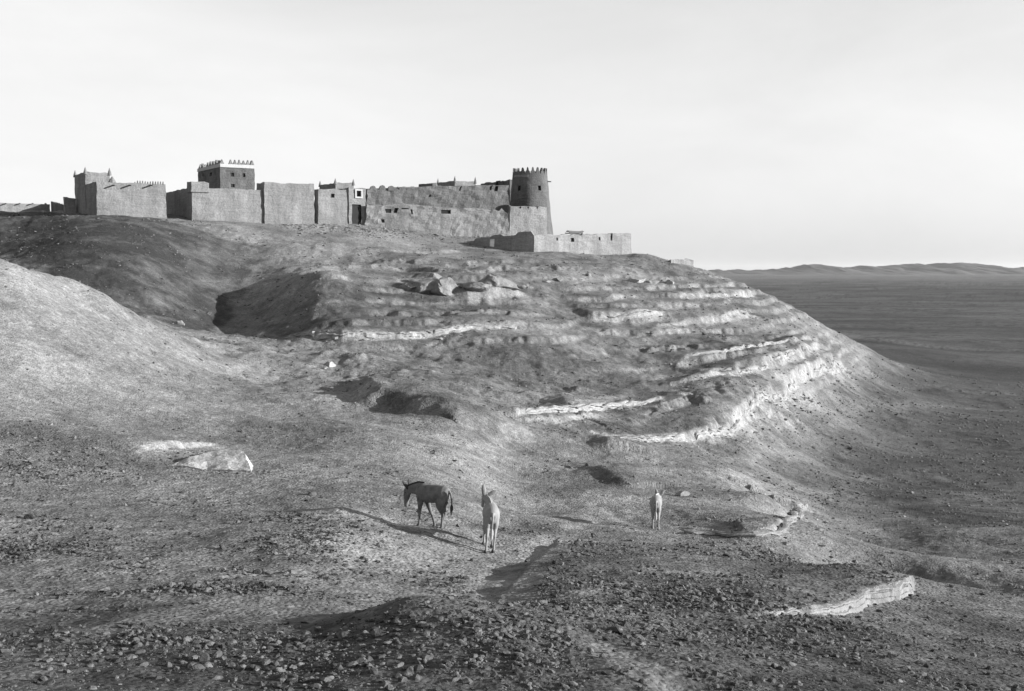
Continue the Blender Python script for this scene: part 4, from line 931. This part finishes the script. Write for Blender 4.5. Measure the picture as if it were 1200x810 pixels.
nk_low = [(.26,0,.93,.14,.20),(.40,0,.96,.105,.17),(.54,0,.945,.08,.135),(.66,0,.925,.068,.11),(.75,0,.90,.062,.09)]
hd_low = [(.715,0,.945,.055,.065),(.765,0,.88,.084,.118),(.79,0,.765,.078,.105),(.805,0,.635,.060,.075),(.815,0,.535,.054,.064),(.818,0,.475,.047,.052),(.82,0,.45,.025,.028)]
ears_low = [ear((.73,.055,.955), (.86,.10,1.15)), ear((.73,-.055,.955), (.83,-.11,1.17))]
p1 = at(506, 617); h1 = math.pi - R(33)
donkey('dark grey-brown donkey walking left with its head hanging low', p1, h1, 1.0, 'coat_dark', 'hair_dark', nk_low, hd_low, ears_low, (.06, -.42, .02, .2), [(-.55,0,.99),(-.60,0,.93),(-.625,0,.80),(-.63,0,.66),(-.625,0,.55)], .45, 'hair_dark')
nk_up = [(.26,0,.95,.13,.19),(.38,.03,1.04,.10,.155),(.48,.07,1.10,.082,.12),(.56,.11,1.15,.07,.095)]
hd_up = [(.53,.12,1.195,.05,.06),(.60,.125,1.17,.082,.105),(.70,.13,1.08,.075,.095),(.80,.135,.97,.058,.07),(.88,.14,.88,.05,.058),(.92,.14,.835,.03,.03)]
ears_up = [ear((.55,.16,1.22), (.53,.20,1.50)), ear((.55,.05,1.22), (.50,-.15,1.36))]
p2 = at(572.5, 643)
donkey('pale donkey seen from behind walking away, one ear upright', p2, R(90 + 5), 1.0, 'coat_pale', 'hair_pale', nk_up, hd_up, ears_up, (.12, -.12, -.06, .1), [(-.55,0,1.0),(-.60,0,.93),(-.62,0,.8),(-.625,0,.64),(-.62,0,.5)])
nk_g = [(.26,0,.93,.13,.19),(.40,-.03,.98,.10,.155),(.52,-.07,1.01,.082,.12),(.62,-.11,1.02,.07,.095)]
hd_g = [(.60,-.11,1.06,.05,.06),(.66,-.12,1.03,.08,.10),(.74,-.15,.93,.074,.09),(.81,-.17,.81,.058,.07),(.86,-.18,.71,.05,.058),(.88,-.185,.67,.03,.03)]
ears_g = [ear((.62,-.06,1.08), (.60,.0,1.30)), ear((.62,-.16,1.08), (.60,-.30,1.27))]
p3 = at(768, 620)
donkey('small pale donkey standing farther off at right, turned away', p3, R(90 - 6), 1.0, 'coat_pale', 'hair_pale', nk_g, hd_g, ears_g, (-.1, .1, .1, -.1), [(-.55,0,1.0),(-.60,0,.93),(-.62,0,.8),(-.625,0,.64),(-.62,0,.5)])

# ------------------------------------------------------------------ light, sky, haze, camera
bm = bmesh.new(); bmesh.ops.create_cube(bm, size=1.0)
for v_ in bm.verts: v_.co = (v_.co.x * 64000, v_.co.y * 64000, -60 if v_.co.z < 0 else 160)
me_ = bpy.data.meshes.new('haze'); bm.to_mesh(me_); bm.free(); hz_ = link(bpy.data.objects.new('haze', me_)); tag(hz_, kind='stuff')
hm = bpy.data.materials.new('desert_haze'); hm.use_nodes = True; hn = hm.node_tree; hn.nodes.remove(hn.nodes['Principled BSDF'])
hv = hn.nodes.new('ShaderNodeVolumePrincipled'); hv.inputs['Color'].default_value = (.9, .9, .9, 1); hv.inputs['Density'].default_value = 2.5e-5; hv.inputs['Anisotropy'].default_value = .2
hn.links.new(hv.outputs[0], hn.nodes['Material Output'].inputs['Volume']); me_.materials.append(hm)
SUN_AZ, SUN_EL = R(10), R(12.8)       # azimuth measured from +X towards the viewer
sd = Vector((math.cos(SUN_AZ) * math.cos(SUN_EL), -math.sin(SUN_AZ) * math.cos(SUN_EL), math.sin(SUN_EL)))
sl = bpy.data.lights.new('sun', 'SUN'); sl.energy = 5.0; sl.angle = R(.6); sl.color = (1, 1, 1)
so = link(bpy.data.objects.new('sun', sl)); so.rotation_euler = sd.to_track_quat('Z', 'Y').to_euler()
w = bpy.data.worlds.new('World'); scn.world = w; w.use_nodes = True; nt = w.node_tree
sky = nt.nodes.new('ShaderNodeTexSky'); sky.sky_type = 'NISHITA'; sky.sun_disc = False; sky.sun_elevation = SUN_EL; sky.sun_rotation = math.atan2(sd.x, sd.y); sky.dust_density = 0; sky.air_density = 1; sky.altitude = 0
# the plate was sensitive to green and blue only: the sky's grey is the weighted mean of those two channels
sep = nt.nodes.new('ShaderNodeSeparateColor'); nt.links.new(sky.outputs[0], sep.inputs[0]); q = NB(nt)
val = q.math('ADD', q.math('MULTIPLY', sep.outputs[1], .15), q.math('MULTIPLY', sep.outputs[2], .85))
val = q.math('MINIMUM', val, 4.3)     # upper cap evens out the sky's brightest part
tc = nt.nodes.new('ShaderNodeTexCoord'); mp_ = nt.nodes.new('ShaderNodeMapping'); mp_.inputs['Scale'].default_value = (1, 1, 3.2); nt.links.new(tc.outputs['Generated'], mp_.inputs['Vector'])
val = q.math('MULTIPLY', val, q.ramp(q.noise(mp_.outputs[0], 2.6, 6, .62, .4), .3, .7, .93, 1.06)); comb = nt.nodes.new('ShaderNodeCombineColor')
[nt.links.new(val, comb.inputs[i]) for i in range(3)]
nt.links.new(comb.outputs[0], nt.nodes['Background'].inputs[0]); nt.nodes['Background'].inputs[1].default_value = .093
cam = bpy.data.cameras.new('camera'); cam.sensor_width = 36; cam.sensor_fit = 'HORIZONTAL'; cam.lens = F / 1200 * 36; cam.clip_end = 60000; cam.clip_start = .2
co = link(bpy.data.objects.new('camera', cam)); co.rotation_euler = (math.pi / 2 - PITCH, 0, 0); scn.camera = co
vs = scn.view_settings; vs.view_transform = 'Standard'; vs.look = 'None'; vs.exposure = 1.22; vs.gamma = 1
scn.cycles.max_bounces = 4; scn.cycles.diffuse_bounces = 2
